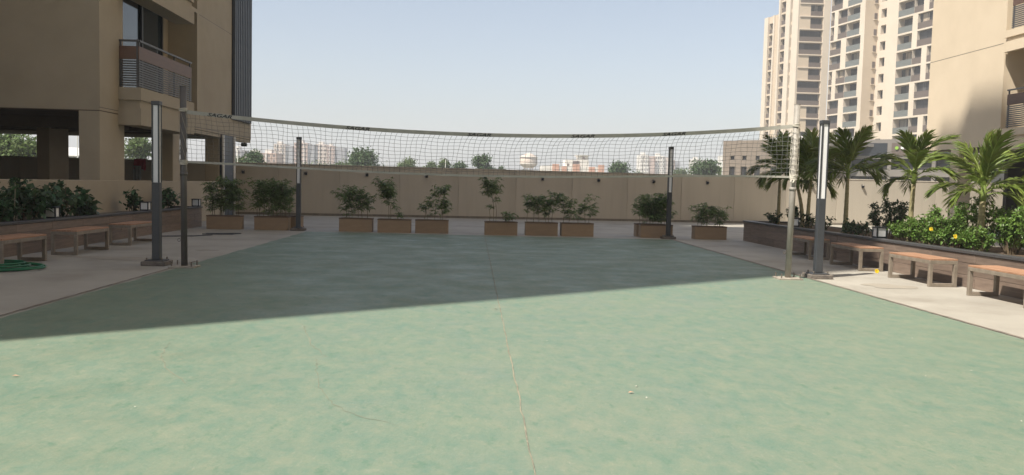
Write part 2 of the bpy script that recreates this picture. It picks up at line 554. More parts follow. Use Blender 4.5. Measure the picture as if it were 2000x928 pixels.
# ------------------------------------------------------------------ far boundary wall
def wall_y(x):
    return 34.1 + .105 * (x - 1.3)
wa = math.atan(.105)
wall = thing('boundary_wall', 'long low beige panelled wall along the far end of the court', 'wall', (0, wall_y(0), 0), wa)
k = 0
pw = 2.36
for i in range(-14, 10):
    a = i * pw
    link('panel', cbox(pw - .022, .18, 1.97, 'wall_far', .008), wall, (a + pw / 2 + 1.43, 0, 0))
mb = MB()
mb.box(-14 * pw, 10 * pw + 1.45, .02, .16, 0, 1.955)
part('core', mb, 'wall_far', wall)
mb = MB()
mb.bbox(-14 * pw, 10 * pw + 1.45, -.012, .192, 1.972, 2.02, .01)
part('coping', mb, 'wall_far', wall)
mb = MB()
mb.box(-14 * pw, 10 * pw + 1.45, -.016, -.001, 0, .09)
part('skirting', mb, 'paving_line', wall)
def wall_lamp_proto():
    t = thing('wall_lamp', '', 'wall lamp', group='bulkhead lamps along the far wall')
    part('backplate', MB().bbox(-.07, .07, -.015, 0, -.10, .10, .004), 'frame_dark', t)
    mb = MB()
    prof = [(.0, -.10), (.055, -.09), (.075, -.04), (.078, .02), (.07, .05)]
    mb.lathe(prof, 12, (0, -.075, 0))
    part('hood', mb, 'frame_dark', t, True)
    mb = MB()
    mb.lathe([(.068, .05), (.045, .085), (0, .095)], 12, (0, -.075, 0))
    part('lens', mb, 'base_light', t, True)
    return t
wl = wall_lamp_proto()
xs = [-9.28 + 2.36 * i for i in range(12)]
for i, x in enumerate(xs):
    o = wl if i == 0 else copy_tree(wl)
    o.location = (x, wall_y(x) - .012, 1.66 + .005 * i)
    o.scale = (.72, .72, .72)
    o.rotation_euler = (0, 0, wa)
    o['label'] = 'small dark lamp near the top of the far wall, %s from the left' % ORD[i]

# ------------------------------------------------------------------ facade builder
def facade(mb, O, U, Nn, u0, u1, z0, z1, ops):
    """wall plane with recessed openings; ops = (u0,u1,z0,z1,depth)"""
    us = sorted({round(q, 4) for q in [u0, u1] + [v for o in ops for v in o[:2]] if u0 <= q <= u1})
    zs = sorted({round(q, 4) for q in [z0, z1] + [v for o in ops for v in o[2:4]] if z0 <= q <= z1})
    def P(u, z, d=0.0):
        return (O[0] + U[0] * u - Nn[0] * d, O[1] + U[1] * u - Nn[1] * d, z)
    for i in range(len(us) - 1):
        j = 0
        while j < len(zs) - 1:
            uc = (us[i] + us[i + 1]) / 2
            def solid(jj):
                zc = (zs[jj] + zs[jj + 1]) / 2
                return not any(o[0] < uc < o[1] and o[2] < zc < o[3] for o in ops)
            if not solid(j):
                j += 1
                continue
            e = j
            while e + 1 < len(zs) - 1 and solid(e + 1):
                e += 1
            mb.add([P(us[i], zs[j]), P(us[i + 1], zs[j]), P(us[i + 1], zs[e + 1]), P(us[i], zs[e + 1])], [(0, 1, 2, 3)])
            j = e + 1
    for a, b, c, d, dp in ops:
        q = [P(a, c), P(b, c), P(b, d), P(a, d), P(a, c, dp), P(b, c, dp), P(b, d, dp), P(a, d, dp)]
        mb.add(q, [(0, 1, 5, 4), (1, 2, 6, 5), (2, 3, 7, 6), (3, 0, 4, 7)])
    return mb

def railing(parent, O, U, Nn, length, h, n_slat, wood, wname='wood_panel', top=.0):
    """a run of balcony railing as sub-parts: slats, panel, posts, handrail (O on the floor, U along, Nn out)"""
    ang = math.atan2(U[1], U[0])
    def place(name, w, d, hh, m, u, z, off=0.0, bev=0.0):
        x = O[0] + U[0] * u + Nn[0] * off
        y = O[1] + U[1] * u + Nn[1] * off
        return link(name, cbox(w, d, hh, m, bev), parent, (x, y, z), (0, 0, ang))
    sh = h * .58 / n_slat
    for k in range(n_slat):
        place('slat', length, .02, sh * .58, 'rail_metal', length / 2, O[2] + .03 + k * sh)
    place('panel', length, .015, h * .29, wname, length / 2, O[2] + h * .61)
    npost = max(2, int(length / 1.2) + 1)
    for k in range(npost):
        place('post', .035, .035, h, 'rail_metal', .02 + (length - .04) * k / (npost - 1), O[2], -.03)
    place('handrail', length + .05, .05, .045, 'rail_metal', length / 2, O[2] + h, 0)

# ------------------------------------------------------------------ building on the left
XL, YL0, YL1 = -8.9, 19.63, 32.6
ZS = 2.88
HB = 45.0
FH = 3.12
bl = thing('apartment_building', 'beige apartment building raised on columns at the left, with a slatted balcony', 'building', (0, 0, 0))
NF = 13
ops = [(1.28, 6.73, 3.42 + k * FH, 6.42 + k * FH, .88) for k in range(NF)]
mb = MB()
facade(mb, (XL, YL0), (0, 1), (1, 0), 0, YL1 - YL0, ZS, HB, ops)
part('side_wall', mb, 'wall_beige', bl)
mb = MB()
facade(mb, (-32, YL0), (1, 0), (0, -1), 0, 32 + XL, ZS, HB, [])
part('front_wall', mb, 'wall_beige', bl)
mb = MB()
mb.add([(-32, YL1, ZS), (XL, YL1, ZS), (XL, YL1, HB), (-32, YL1, HB)], [(1, 0, 3, 2)])
mb.add([(-32, YL0, ZS), (-32, YL1, ZS), (-32, YL1, HB), (-32, YL0, HB)], [(1, 0, 3, 2)])
part('rear_wall', mb, 'wall_beige', bl)
part('roof', MB().box(-32.2, XL + .15, YL0 - .15, YL1 + .15, HB, HB + .9), 'wall_beige', bl)
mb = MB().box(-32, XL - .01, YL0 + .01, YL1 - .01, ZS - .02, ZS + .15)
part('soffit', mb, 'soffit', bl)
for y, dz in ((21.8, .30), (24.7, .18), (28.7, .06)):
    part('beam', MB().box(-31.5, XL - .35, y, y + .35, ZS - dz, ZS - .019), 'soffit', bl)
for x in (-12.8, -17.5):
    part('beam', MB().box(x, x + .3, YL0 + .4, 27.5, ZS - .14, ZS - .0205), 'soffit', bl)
part('edge_beam', MB().box(XL - .32, XL - .012, YL0 + 1.42, YL1 - .02, ZS - .12, ZS + .2), 'wall_beige', bl)
# shadow-gap grooves round each storey
part('groove', MB().box(XL - .02, XL + .003, YL0, YL1, ZS + .06, ZS + .072), 'frame_dark', bl)
for k in range(1, 4):
    part('groove', MB().box(XL - .02, XL + .003, YL0 + 6.9, 30.0, 6.42 + (k - 1) * FH - .006, 6.42 + (k - 1) * FH + .006), 'frame_dark', bl)
# columns
def column(x0, x1, y0, y1, m='wall_beige', z0=0):
    part('column', MB().bbox(x0, x1, y0, y1, z0, ZS - .021, .012), m, bl)
column(-9.38, XL - .002, YL0 + .002, 20.98)
column(-9.48, XL - .06, 24.45, 25.02)
column(-9.42, XL - .05, 28.75, 30.0)
column(-12.86, -12.5, 24.6, 25.75, 'column_in')
column(-20.5, -20.0, 25.0, 26.1, 'column_in')
# slate-clad duct on the third column with white pipes at either side
duct = MB().box(XL - .05, XL + .07, 28.82, 29.98, 0, ZS - .022)
du = part('duct_cladding', duct, 'slate_clad', bl)
for y in (28.76, 30.05):
    part('downpipe', MB().tube([(XL + .09, y, 0), (XL + .09, y, ZS - .03)], .045, 10), 'white_paint', bl, True)
# vertical slate louvres on the upper wall by the far corner
lv = part('louvre_backing', MB().box(XL - .01, XL + .03, 30.02, 32.34, 3.46, HB - 1), 'clad_dark', bl)
nl = 10
for k in range(nl):
    y = 30.06 + k * 2.28 / nl
    link('louvre', cbox(.13, .09, HB - 1 - 3.47, 'slate_clad'), lv, (XL + .03, y + .05, 3.47), (0, 0, R(-90)))
# balconies with recess, glazing
def balcony_left(z, detail):
    x1 = -8.36
    y0, y1 = 20.62, 24.45
    mb = MB()
    mb.box(XL - .002, x1, y0, y1, z - .02, z + .28)
    mb.box(XL - .002, x1 - .05, y0 + .06, y1 - .06, z - .22, z - .02)
    mb.box(XL - .002, x1, y0, y1, z - .62, z - .22)
    b = part('balcony', mb, 'wall_beige', bl)
    if detail:
        railing(b, (x1 - .06, y0 + .04, z + .29), (0, 1), (1, 0), y1 - y0 - .08, 1.09, 11, True)
        railing(b, (XL + .01, y0 + .05, z + .29), (1, 0), (0, -1), x1 - XL - .07, 1.09, 11, True)
    rb = MB()
    zb, zt = 3.42 + (z - 3.24), 6.42 + (z - 3.24)
    rb.add([(XL - .88, YL0 + 1.28, zb), (XL - .88, YL0 + 6.73, zb), (XL - .88, YL0 + 6.73, zt), (XL - .88, YL0 + 1.28, zt)], [(0, 1, 2, 3)])
    part('recess_wall', rb, 'wall_beige', bl)
    if detail:
        w = part('balcony_door', MB().box(XL - .865, XL - .84, YL0 + 1.4, YL0 + 6.05, zb + .02, zt - .02), 'glass_dark', bl)
        for yy in (1.4, 3.0, 4.45, 5.96):
            part('frame', MB().box(XL - .838, XL - .78, YL0 + yy, YL0 + yy + .1, zb + .02, zt - .02), 'frame_dark', w)
for k in range(NF):
    balcony_left(3.24 + k * FH, k < 3)
# long low wall in front of the columns
part('parapet_wall', MB().bbox(XL - .16, XL + .012, 6, 30.2, 0, 1.275, .01), 'wall_beige', bl)
# small floodlight hung under the far corner
fl = thing('floodlight', 'small dark floodlight hanging under the far corner of the left building', 'floodlight', (XL - .15, 32.3, ZS - .02))
part('stem', MB().tube([(0, 0, 0), (0, 0, -.14)], .018, 8), 'frame_dark', fl)
part('head', MB().bbox(-.13, .09, -.09, .03, -.25, -.12, .02), 'frame_dark', fl)

# ------------------------------------------------------------------ building on the right
XR, YR1 = 16.7, 30.8
ZR = 3.06
br = thing('apartment_building', 'sunlit cream apartment wall at the right edge with recessed balconies', 'building', (0, 0, 0))
ro = []
for k in range(12):
    ro.append((4.42, 9.2, 3.42 + k * FH, 6.30 + k * FH, 1.5))
mb = MB()
facade(mb, (XR, YR1), (0, -1), (-1, 0), 0, 26, ZR, 44, ro)
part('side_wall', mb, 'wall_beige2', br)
mb = MB()
mb.add([(XR, YR1, ZR), (XR + 14, YR1, ZR), (XR + 14, YR1, 44), (XR, YR1, 44)], [(1, 0, 3, 2)])
mb.add([(XR, YR1 - 26, ZR), (XR + 14, YR1 - 26, ZR), (XR + 14, YR1 - 26, 44), (XR, YR1 - 26, 44)], [(0, 1, 2, 3)])
part('end_wall', mb, 'wall_beige2', br)
part('roof', MB().box(XR - .1, XR + 14, YR1 - 26, YR1 + .1, 44, 44.8), 'wall_beige2', br)
part('soffit', MB().box(XR + .01, XR + 14, YR1 - 26, YR1 - .01, ZR - .02, ZR + .1), 'soffit', br)
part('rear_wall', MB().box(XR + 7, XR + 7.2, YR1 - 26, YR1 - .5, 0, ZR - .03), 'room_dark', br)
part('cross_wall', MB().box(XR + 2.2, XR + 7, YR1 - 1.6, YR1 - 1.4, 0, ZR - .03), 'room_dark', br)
for y in (28.62, 24.2, 19.5, 14.5):
    part('column', MB().bbox(XR + .003, XR + .5, y, y + .5, 0, ZR - .021, .012), 'wall_beige2', br)
for k in range(3):
    part('groove', MB().box(XR - .003, XR + .02, 26.42, YR1, 6.345 + k * FH, 6.357 + k * FH), 'frame_dark', br)
for k in range(12):
    z = 3.42 + k * FH
    rb = MB()
    rb.add([(XR + 1.5, YR1 - 9.2, z), (XR + 1.5, YR1 - 4.42, z), (XR + 1.5, YR1 - 4.42, z + 2.88), (XR + 1.5, YR1 - 9.2, z + 2.88)], [(0, 1, 2, 3)])
    part('recess_wall', rb, 'wall_beige2', br)
    mb = MB()
    xo = XR - .14
    mb.box(xo, XR + .002, 21.2, 26.25, z - .07, z + .16)
    mb.box(xo + .06, XR + .002, 21.26, 26.17, z - .20, z - .07)
    mb.box(xo, XR + .002, 21.2, 26.25, z - .52, z - .20)
    b = part('balcony', mb, 'wall_beige2', br)
    if k < 2:
        railing(b, (xo + .05, 25.98, z + .17), (0, -1), (-1, 0), 4.7, 1.18, 11, True)
        w = part('balcony_door', MB().box(XR + 1.44, XR + 1.47, 22.5, 25.6, z + .02, z + 2.4), 'glass_dark', br)
        for yy in (22.5, 24.0, 25.52):
            part('frame', MB().box(XR + 1.38, XR + 1.438, yy, yy + .08, z + .02, z + 2.4), 'frame_dark', w)

# ------------------------------------------------------------------ tower out of frame at the left rear: casts the wide shade on the court
st = thing('apartment_tower', 'tall beige apartment tower standing left of the court beyond the frame', 'building', (0, 0, 0))
TX1, TY0 = -14.0, 0.0
mb = MB()
ops = []
HT = 61.6
facade(mb, (TX1, TY0), (0, 1), (1, 0), 0, 8.0, 0, HT, [(2, 3.6, 1.0 + 3.1 * k, 2.6 + 3.1 * k, .3) for k in range(20)])
facade(mb, (TX1 - 26, TY0), (1, 0), (0, -1), 0, 26, 0, HT, [])
facade(mb, (TX1 - 26, TY0 + 8), (0, -1), (-1, 0), 0, 8, 0, HT, [])
facade(mb, (TX1, TY0 + 8), (-1, 0), (0, 1), 0, 26, 0, HT, [])
part('wall', mb, 'wall_beige', st)
for k in range(20):
    link('window', cbox(1.6, .02, 1.6, 'glass_dark'), st, (TX1 - .28, TY0 + 2.8, 1.0 + 3.1 * k), (0, 0, R(-90)))
part('roof', MB().box(TX1 - 26, TX1, TY0, TY0 + 8, HT, HT + .4), 'wall_beige', st)
part('wing', MB().box(TX1 - 26, -11.8, 8.01, 16.8, 0, 34), 'wall_beige', st)  # unseen wing added to darken the front wall of the left building
part('stair_head', MB().box(TX1 - 9, TX1 - .001, TY0 + .001, TY0 + 6.3, HT + .4, HT + 1.3), 'wall_beige', st)

# ------------------------------------------------------------------ unseen block behind the photographer, added to darken walls facing the camera
bk = thing('apartment_block', 'beige block behind the viewpoint, added unseen to cut the sky light', 'building', (0, 0, 0))
mb = MB()
facade(mb, (34, -8), (-1, 0), (0, 1), 0, 36, 0, 60, [(3 + 6 * c, 5.2 + 6 * c, 1.0 + 3.1 * k, 3.0 + 3.1 * k, .4) for k in range(18) for c in range(6)])
facade(mb, (-2, -8), (0, -1), (-1, 0), 0, 14, 0, 60, [])
facade(mb, (-2, -22), (1, 0), (0, -1), 0, 36, 0, 60, [])
facade(mb, (34, -22), (0, 1), (1, 0), 0, 14, 0, 60, [])
part('wall', mb, 'wall_beige', bk)
part('roof', MB().box(-2.1, 34.1, -22.1, -7.9, 60, 60.8), 'wall_beige', bk)
for k in range(18):
    for c in range(6):
        link('window', cbox(2.2, .03, 2.0, 'glass_dark'), bk, (34 - 4.1 - 6 * c, -8.39, 1.0 + 3.1 * k))

# ------------------------------------------------------------------ two towers beyond the wall
def tower_piece(parent, O, U, Nn, a, b, z0, z1, kind, depth):
    """glazing and balustrade that fill an opening"""
    ang = math.atan2(U[1], U[0])
    w = b - a
    uc = (a + b) / 2
    def put(name, w_, d_, h_, m, u, z, inn, par):
        return link(name, cbox(w_, d_, h_, m), par, (O[0] + U[0] * u - Nn[0] * inn, O[1] + U[1] * u - Nn[1] * inn, z), (0, 0, ang))
    h = z1 - z0
    win = put('window', w, .04, h, 'tower_glass', uc, z0, depth, parent)
    if w > 1.0 and kind != 'plain' and rng.random() < .55:
        cw_ = w * (.18 + .3 * rng.random())
        put('curtain', cw_, .02, h * .96, ('curtain_pale', 'curtain_grey', 'room_in')[int(rng.random() * 3)], a + cw_ / 2 + (w - cw_) * rng.random(), z0 + .02, depth - .03, parent)
    nm = max(1, int(w / 1.4))
    for k in range(1, nm + 1):
        if nm > 1 and k == nm:
            break
        put('mullion', .08, .05, h, 'frame_dark', a + w * k / (nm + (0 if nm > 1 else 1)), z0, depth - .06, parent)
    if kind == 'brown':
        put('spandrel', w, .06, h * .42, 'brown_panel', uc, z0, .05, parent)
    elif kind == 'glass':
        put('balustrade', w, .05, h * .42, 'glass_rail', uc, z0, .04, parent)
    return win
def tower_facade(parent, name, m, O, U, Nn, width, z0, z1, cells):
    ops = [(c[0], c[1], c[2], c[3], c[5]) for c in cells]
    mb = facade(MB(), O, U, Nn, 0, width, z0, z1, ops)
    part(name, mb, m, parent)
    for c in cells:
        if c[4]:
            tower_piece(parent, O, U, Nn, c[0], c[1], c[2], c[3], c[4], c[5])
# nearer tower (stepped in plan, balconies on the side that faces the court)
t2 = thing('apartment_tower', 'cream high-rise with staggered glass balconies beside the right apartment wall', 'building')
un = Vector((.2, -.98, 0)).normalized()
U2d = (un.x, un.y)
N2d = (un.y, -un.x)          # outward, towards the court
E0 = (87.29, 180.8)
P1 = (84.04, 180.13)
P2 = (81.59, 192.14)
F2 = 3.5
cells = []
z0 = 3.55
for k in range(17):
    z = z0 + k * F2
    Bk = ((k // 2) % 2 == 0)
    cells.append((1.0, 2.7, z + 1.0, z + 2.9, 'brown' if False else 'plain', .9))
    if Bk:
        cells.append((6.5, 10.8, z + .14, z + 3.25, 'glass', 1.6))
        cells.append((12.3, 16.5, z + .14, z + 3.3, 'brown', .7))
    else:
        cells.append((6.4, 11.1, z + .14, z + 3.25, 'glass', 1.6))
        cells.append((11.11, 13.8, z + .14, z + 3.25, 'brown', .8))
        cells.append((15.3, 16.7, z + .14, z + 3.3, 'brown', .7))
tower_facade(t2, 'side_wall', 'pale_tower', E0, U2d, N2d, 17.4, 3, 64, cells)
cells = []
z0 = 2.5
F2a = 3.38
for k in range(17):
    z = z0 + k * F2a
    if (k // 2) % 2 == 0:
        cells.append((.15, 4.2, z + .14, z + 3.2, 'brown', .7))
        cells.append((6.1, 11.0, z + .14, z + 3.2, 'glass', 1.6))
    else:
        cells.append((.15, 1.4, z + .14, z + 3.2, 'brown', .7))
        cells.append((2.8, 6.1, z + .14, z + 3.2, 'brown', .8))
        cells.append((6.12, 10.5, z + .14, z + 3.2, 'glass', 1.6))
tower_facade(t2, 'side_wall', 'pale_tower', P2, U2d, N2d, 12.25, 2, 64, cells)
def vwall(mb, a, b, z0, z1):
    return mb.add([(a[0], a[1], z0), (b[0], b[1], z0), (b[0], b[1], z1), (a[0], a[1], z1)], [(0, 1, 2, 3)])
mb = MB()
vwall(mb, P1, E0, 2, 64)
part('end_wall', mb, 'tan_tower', t2)  # weaker sun on this camera-facing wall put into the darker tone
Nn2 = (E0[0] + un.x * 17.4, E0[1] + un.y * 17.4)
mb = MB()
back = (26, 5)
vwall(mb, Nn2, (Nn2[0] + back[0], Nn2[1] + back[1]), 2, 64)
vwall(mb, (P2[0] + 14, P2[1] + 3), P2, 2, 64)
vwall(mb, (Nn2[0] + back[0], Nn2[1] + back[1]), (P2[0] + 14, P2[1] + 3), 2, 64)
part('rear_wall', mb, 'pale_tower', t2)
mb = MB()
mb.add([(*P2, 64), (*P1, 64), (*E0, 64), (*Nn2, 64), (Nn2[0] + back[0], Nn2[1] + back[1], 64), (P2[0] + 14, P2[1] + 3, 64)], [(0, 1, 2, 3, 4, 5)])
part('roof', mb, 'pale_tower', t2)
# small service windows on the stepped end wall
for k in range(16):
    z = 4.4 + k * F2
    c = (P1[0] + (E0[0] - P1[0]) * .8, P1[1] + (E0[1] - P1[1]) * .8)
    link('window', cbox(.7, .05, 1.4, 'brown_panel'), t2, (c[0] + .05, c[1] - .06, z), (0, 0, math.atan2(E0[1] - P1[1], E0[0] - P1[0])))
    link('ledge', cbox(1.0, .3, .12, 'pale_tower'), t2, (c[0] + .05, c[1] - .30, z - .12), (0, 0, math.atan2(E0[1] - P1[1], E0[0] - P1[0])))

# farther tower, facing the camera
t1 = thing('apartment_tower', 'tan and cream high-rise with narrow window columns, farthest left of the towers', 'building')
YT = 205.0
CX = 79.2
uf = Vector((.2, -.98, 0)).normalized()
FAR = (CX - uf.x * 15.6, YT - uf.y * 15.6)
side_cells = []
for k in range(13):
    z = 7.9 + 3.13 * k
    if z + 2.9 < 46.5:
        side_cells.append((1.9, 4.1, z + .25, z + 2.9, 'brown', .9))
for k in range(13):
    z = 6.1 + 3.13 * k
    if z + 2.9 < 46.9:
        side_cells.append((7.4, 9.9, z + .25, z + 2.9, 'brown', .9))
        side_cells.append((12.0, 12.9, z + .3, z + 2.6, 'plain', .35))
tower_facade(t1, 'side_wall', 'tan_tower', FAR, (uf.x, uf.y), (uf.y, -uf.x), 15.6, 3, 47, side_cells)
MID = (FAR[0] + uf.x * 6.4, FAR[1] + uf.y * 6.4)
up_cells = []
for k in range(13, 18):
    z = 6.1 + 3.13 * k
    up_cells.append((1.0, 3.5, z + .25, z + 2.9, 'brown', .9))
    up_cells.append((5.6, 6.5, z + .3, z + 2.6, 'plain', .35))
tower_facade(t1, 'side_wall', 'tan_tower', MID, (uf.x, uf.y), (uf.y, -uf.x), 9.2, 47, 64, up_cells)
cells = []
for k in range(18):
    z = 4.0 + 3.13 * k
    cells.append((2.75 if (k // 2) % 2 == 0 else .12, 5.85, z + .22, z + 2.95, 'brown', .9))
tower_facade(t1, 'front_wall', 'tan_tower', (CX, YT), (1, 0), (0, -1), 7.6, 3, 64, cells)
mb = MB()
vwall(mb, (CX + 7.6, YT), (CX + 7.6 - uf.x * 15.6, YT - uf.y * 15.6), 3, 64)
vwall(mb, (CX + 7.6 - uf.x * 15.6, YT - uf.y * 15.6), FAR, 3, 47)
vwall(mb, (MID[0] + 7.6, MID[1]), MID, 47, 64)
part('rear_wall', mb, 'pale_tower', t1)
part('roof', MB().add([(*FAR, 47), (*MID, 47), (MID[0] + 7.6, MID[1], 47), (FAR[0] + 7.6, FAR[1], 47)], [(0, 1, 2, 3)]), 'pale_tower', t1)
part('roof', MB().add([(*MID, 64), (CX, YT, 64), (CX + 7.6, YT, 64), (MID[0] + 7.6, MID[1], 64)], [(0, 1, 2, 3)]), 'pale_tower', t1)
an1 = math.atan2(uf.y, uf.x)
for a, b in ((0.0, 1.85), (4.15, 4.75), (6.7, 7.35), (9.95, 11.95), (12.95, 15.6)):
    um = (a + b) / 2
    link('pier', cbox(b - a, .4, (47 if a < 6 else 64) - 3, 'pale_tower'), t1,
         (FAR[0] + uf.x * um + uf.y * .4, FAR[1] + uf.y * um - uf.x * .4, 3), (0, 0, an1))
part('pier', MB().box(CX + 5.95, CX + 7.62, YT - .3, YT - .002, 3, 64), 'pale_tower', t1)
for k in range(20):
    part('floor_band', MB().box(CX + .02, CX + 5.94, YT - .22, YT - .001, 3.9 + 3.13 * k, 4.12 + 3.13 * k), 'pale_tower', t1)

# ------------------------------------------------------------------ low blocks between the wall and the towers
tb = thing('low_building', 'tan stone-clad low block with tall windows behind the far palms', 'building', (0, 0, 0))
O = (37.6, 126.0)
d = Vector((8.0, -9.0, 0)).normalized()
cells = []
for u in (1.2, 3.2, 5.4, 8.0):
    cells.append((u, u + .95, 2.2, 5.0, 'plain', .25))
    cells.append((u + .15, u + .8, 6.0, 6.6, 'plain', .25))
tower_facade(tb, 'front_wall', 'tan_block', O, (d.x, d.y), (d.y, -d.x), 11.5, 0, 8.9, cells)
e = (O[0] + d.x * 11.5, O[1] + d.y * 11.5)
mb = MB()
vwall(mb, e, (e[0] + 12, e[1] + 4), 0, 8.9)
vwall(mb, (e[0] + 8, e[1] + 14), O, 0, 8.9)
part('side_wall', mb, 'tan_block', tb)
part('roof', MB().add([(*O, 8.9), (*e, 8.9), (e[0] + 12, e[1] + 4, 8.9), (e[0] + 8, e[1] + 14, 8.9)], [(0, 1, 2, 3)]), 'tan_block', tb)
wb = thing('low_building', 'plain white low block at the foot of the tan tower', 'building', (0, 0, 0))
part('wall', MB().box(46.3, 56, 122, 134, 0, 9.4), 'white_paint', wb)
part('parapet', MB().box(46.2, 56.1, 121.9, 134.1, 9.4, 9.7), 'white_paint', wb)
part('joint', MB().box(46.28, 56.02, 121.97, 122.2, 8.55, 8.6), 'brown_panel', wb)
cb = thing('commercial_building', 'grey shop block with dark strip windows and a sign, behind the palms', 'building', (0, 0, 0))
O = (45.2, 100.0)
d = Vector((8.9, -7.5, 0)).normalized()
cells = [(.4, 4.6, 4.3, 5.6, 'plain', .6), (5.0, 9.4, 4.3, 5.6, 'plain', .6), (9.8, 13.6, 4.3, 5.6, 'plain', .6),
         (.4, 4.6, 2.2, 3.5, 'plain', .6), (5.0, 9.4, 2.2, 3.5, 'plain', .6), (9.8, 13.6, 2.2, 3.5, 'plain', .6)]
tower_facade(cb, 'front_wall', 'grey_block', O, (d.x, d.y), (d.y, -d.x), 15, 0, 7.9, cells)
e = (O[0] + d.x * 15, O[1] + d.y * 15)
mb = MB()
vwall(mb, (O[0] + 14, O[1] + 14), O, 0, 7.9)
vwall(mb, e, (e[0] + 14, e[1] + 14), 0, 7.9)
part('side_wall', mb, 'grey_block', cb)
part('roof', MB().add([(*O, 7.9), (*e, 7.9), (e[0] + 14, e[1] + 14, 7.9), (O[0] + 14, O[1] + 14, 7.9)], [(0, 1, 2, 3)]), 'grey_block', cb)
an = math.atan2(d.y, d.x)
def on_cb(u, off=.06):
    return (O[0] + d.x * u + d.y * off, O[1] + d.y * u - d.x * off)
for u in (2.3, 7.2, 11.8):
    x, y = on_cb(u, .08)
    link('fascia', cbox(4.4, .07, 1.5, 'frame_dark' if u != 7.2 else 'brown_panel'), cb, (x, y, 5.95), (0, 0, an))
x, y = on_cb(5.6, .2)
sg = link('sign', MB().lathe([(0, -.02), (.2, -.02), (.2, .02), (0, .02)], 18).mesh('sign', 'sign_green'), cb, (x, y, 6.85), (R(90), 0, an))
for q, w in enumerate((.34, .2, .3, .26, .18, .3)):
    x, y = on_cb(6.2 + q * .42, .2)
    link('sign_letter', cbox(w, .04, .3, 'white_paint'), cb, (x, y, 6.7), (0, 0, an))
part('canopy', MB().box(40.5, 47.5, 98, 104, 7.0, 7.35), 'grey_block', cb)

# ------------------------------------------------------------------ far city
def city_block(label, x0, x1, y, h, m, cols, floors, m2=None, split=None, depth=14, crown=True, z_lo=4.0):
    t = thing('apartment_block', label, 'building', ((x0 + x1) / 2, y, 0), 0, 'city blocks on the skyline')
    w = x1 - x0
    if split:
        a = -w / 2 + w * split
        part('wall', MB().box(-w / 2, a, 0, depth, 0, h), m, t)
        part('side_wing', MB().box(a + .01, w / 2, 1.2, depth, 0, h - .8), m2 or 'city_grey', t)
        ww0, ww1 = -w / 2, a
    else:
        part('wall', MB().box(-w / 2, w / 2, 0, depth, 0, h), m, t)
        ww0, ww1 = -w / 2, w / 2
    if crown:
        part('stair_head', MB().box(ww0 + (ww1 - ww0) * .2, ww0 + (ww1 - ww0) * .62, 2, 7, h, h + 1.8), 'city_white', t)
    fh = (h - z_lo) / floors
    cw = (ww1 - ww0) / cols
    for c in range(cols):
        for f in range(floors):
            link('window', cbox(cw * .42, .12, fh * .48, 'city_win'), t, (ww0 + cw * (c + .5), -.1, z_lo + fh * (f + .28)))
    for c in range(1, cols, 2):
        part('balcony_strip', MB().box(ww0 + cw * c - cw * .1, ww0 + cw * c + cw * .1, -.5, -.001, z_lo - 2, h), 'city_white', t)
    return t
city_block('low pink house at the left end of the skyline by the slate column', -120, -115.6, 420, 15.5, 'city_grey', 2, 4)
city_block('small cream house half hidden by the dark tree at the left of the skyline', -114.5, -104.5, 422, 13.8, 'city_cream', 4, 4)
city_block('pinkish brown house just left of the skyline tower group', -101, -93.8, 400, 13.6, 'city_pink', 3, 4)
city_block('leftmost cream and pink tower of the skyline group left of the lamp post', -123.4, -112.4, 520, 23, 'city_cream', 4, 8, 'city_grey', .62)
city_block('cream tower with grey wing right behind the far left lamp post', -111.6, -99.6, 522, 24.2, 'city_pink', 4, 8, 'city_grey', .68)
city_block('pinkish tower of the skyline group just right of the far left lamp post', -102.6, -95.6, 545, 24.6, 'city_cream', 3, 8, None, None)
city_block('rightmost grey tower of the skyline group left of the big round tree', -95.2, -84.4, 545, 23.6, 'city_pink', 3, 8, 'city_grey', .42)
city_block('white apartment slab on the skyline beside the far right lamp post', 119.9, 131, 600, 25.5, 'city_white', 5, 7, 'city_pink', .55)
city_block('cream apartment slab on the skyline behind the far right lamp post', 131.4, 143.5, 604, 25.2, 'city_white', 4, 7, 'city_cream', .6)
city_block('terraced pink block stepping down right of the far right lamp post', 144, 155, 622, 23, 'city_pink', 4, 6, 'city_grey', .6)
city_block('pale cream block rising behind the right skyline tree', 169.5, 184.2, 640, 25, 'city_white', 5, 6, 'city_cream', .4)
city_block('narrow white tower on the skyline left of the tan block', 168.9, 178.1, 560, 25, 'city_white', 3, 7)
# school-like white and orange house
sh = thing('white_orange_house', 'low white house with orange panels and a roof room on the skyline', 'building', (39, 330, 0))
part('wall', MB().box(-12.5, 12.3, 0, 10, 0, 9.4), 'city_white', sh)
part('upper_storey', MB().box(-3.2, 6.2, .4, 9, 9.4, 11.9), 'city_white', sh)
part('roof_room', MB().box(2.0, 6.1, 1, 7, 11.9, 13.6), 'city_white', sh)
part('roof_slab', MB().box(1.2, 6.6, .4, 7.4, 13.6, 13.95), 'city_white', sh)
for a, b, c, e_ in ((-8.3, -5.6, 5, 10.1), (-.2, 2.6, 5, 10.2), (10.0, 12.4, 5, 10.2), (-4.5, -2.6, 5, 9.3), (6.3, 8.6, 5, 9.3)):
    part('orange_panel', MB().box(a, b, -.35, -.01, c, e_), 'city_orange', sh)
for a, c in ((-2.0, 9.5), (-2.0, 6.4), (4.2, 12.4), (-10, 6.3), (-6.9, 6.3), (4.6, 6.4), (9.3, 6.4), (1.2, 6.0)):
    link('window', cbox(.8, .12, .9, 'city_win'), sh, (a, -.12 if c < 9.4 else .28, c))
link('window', cbox(2.6, .12, 1.2, 'city_win'), sh, (1.2, .28, 10.35))
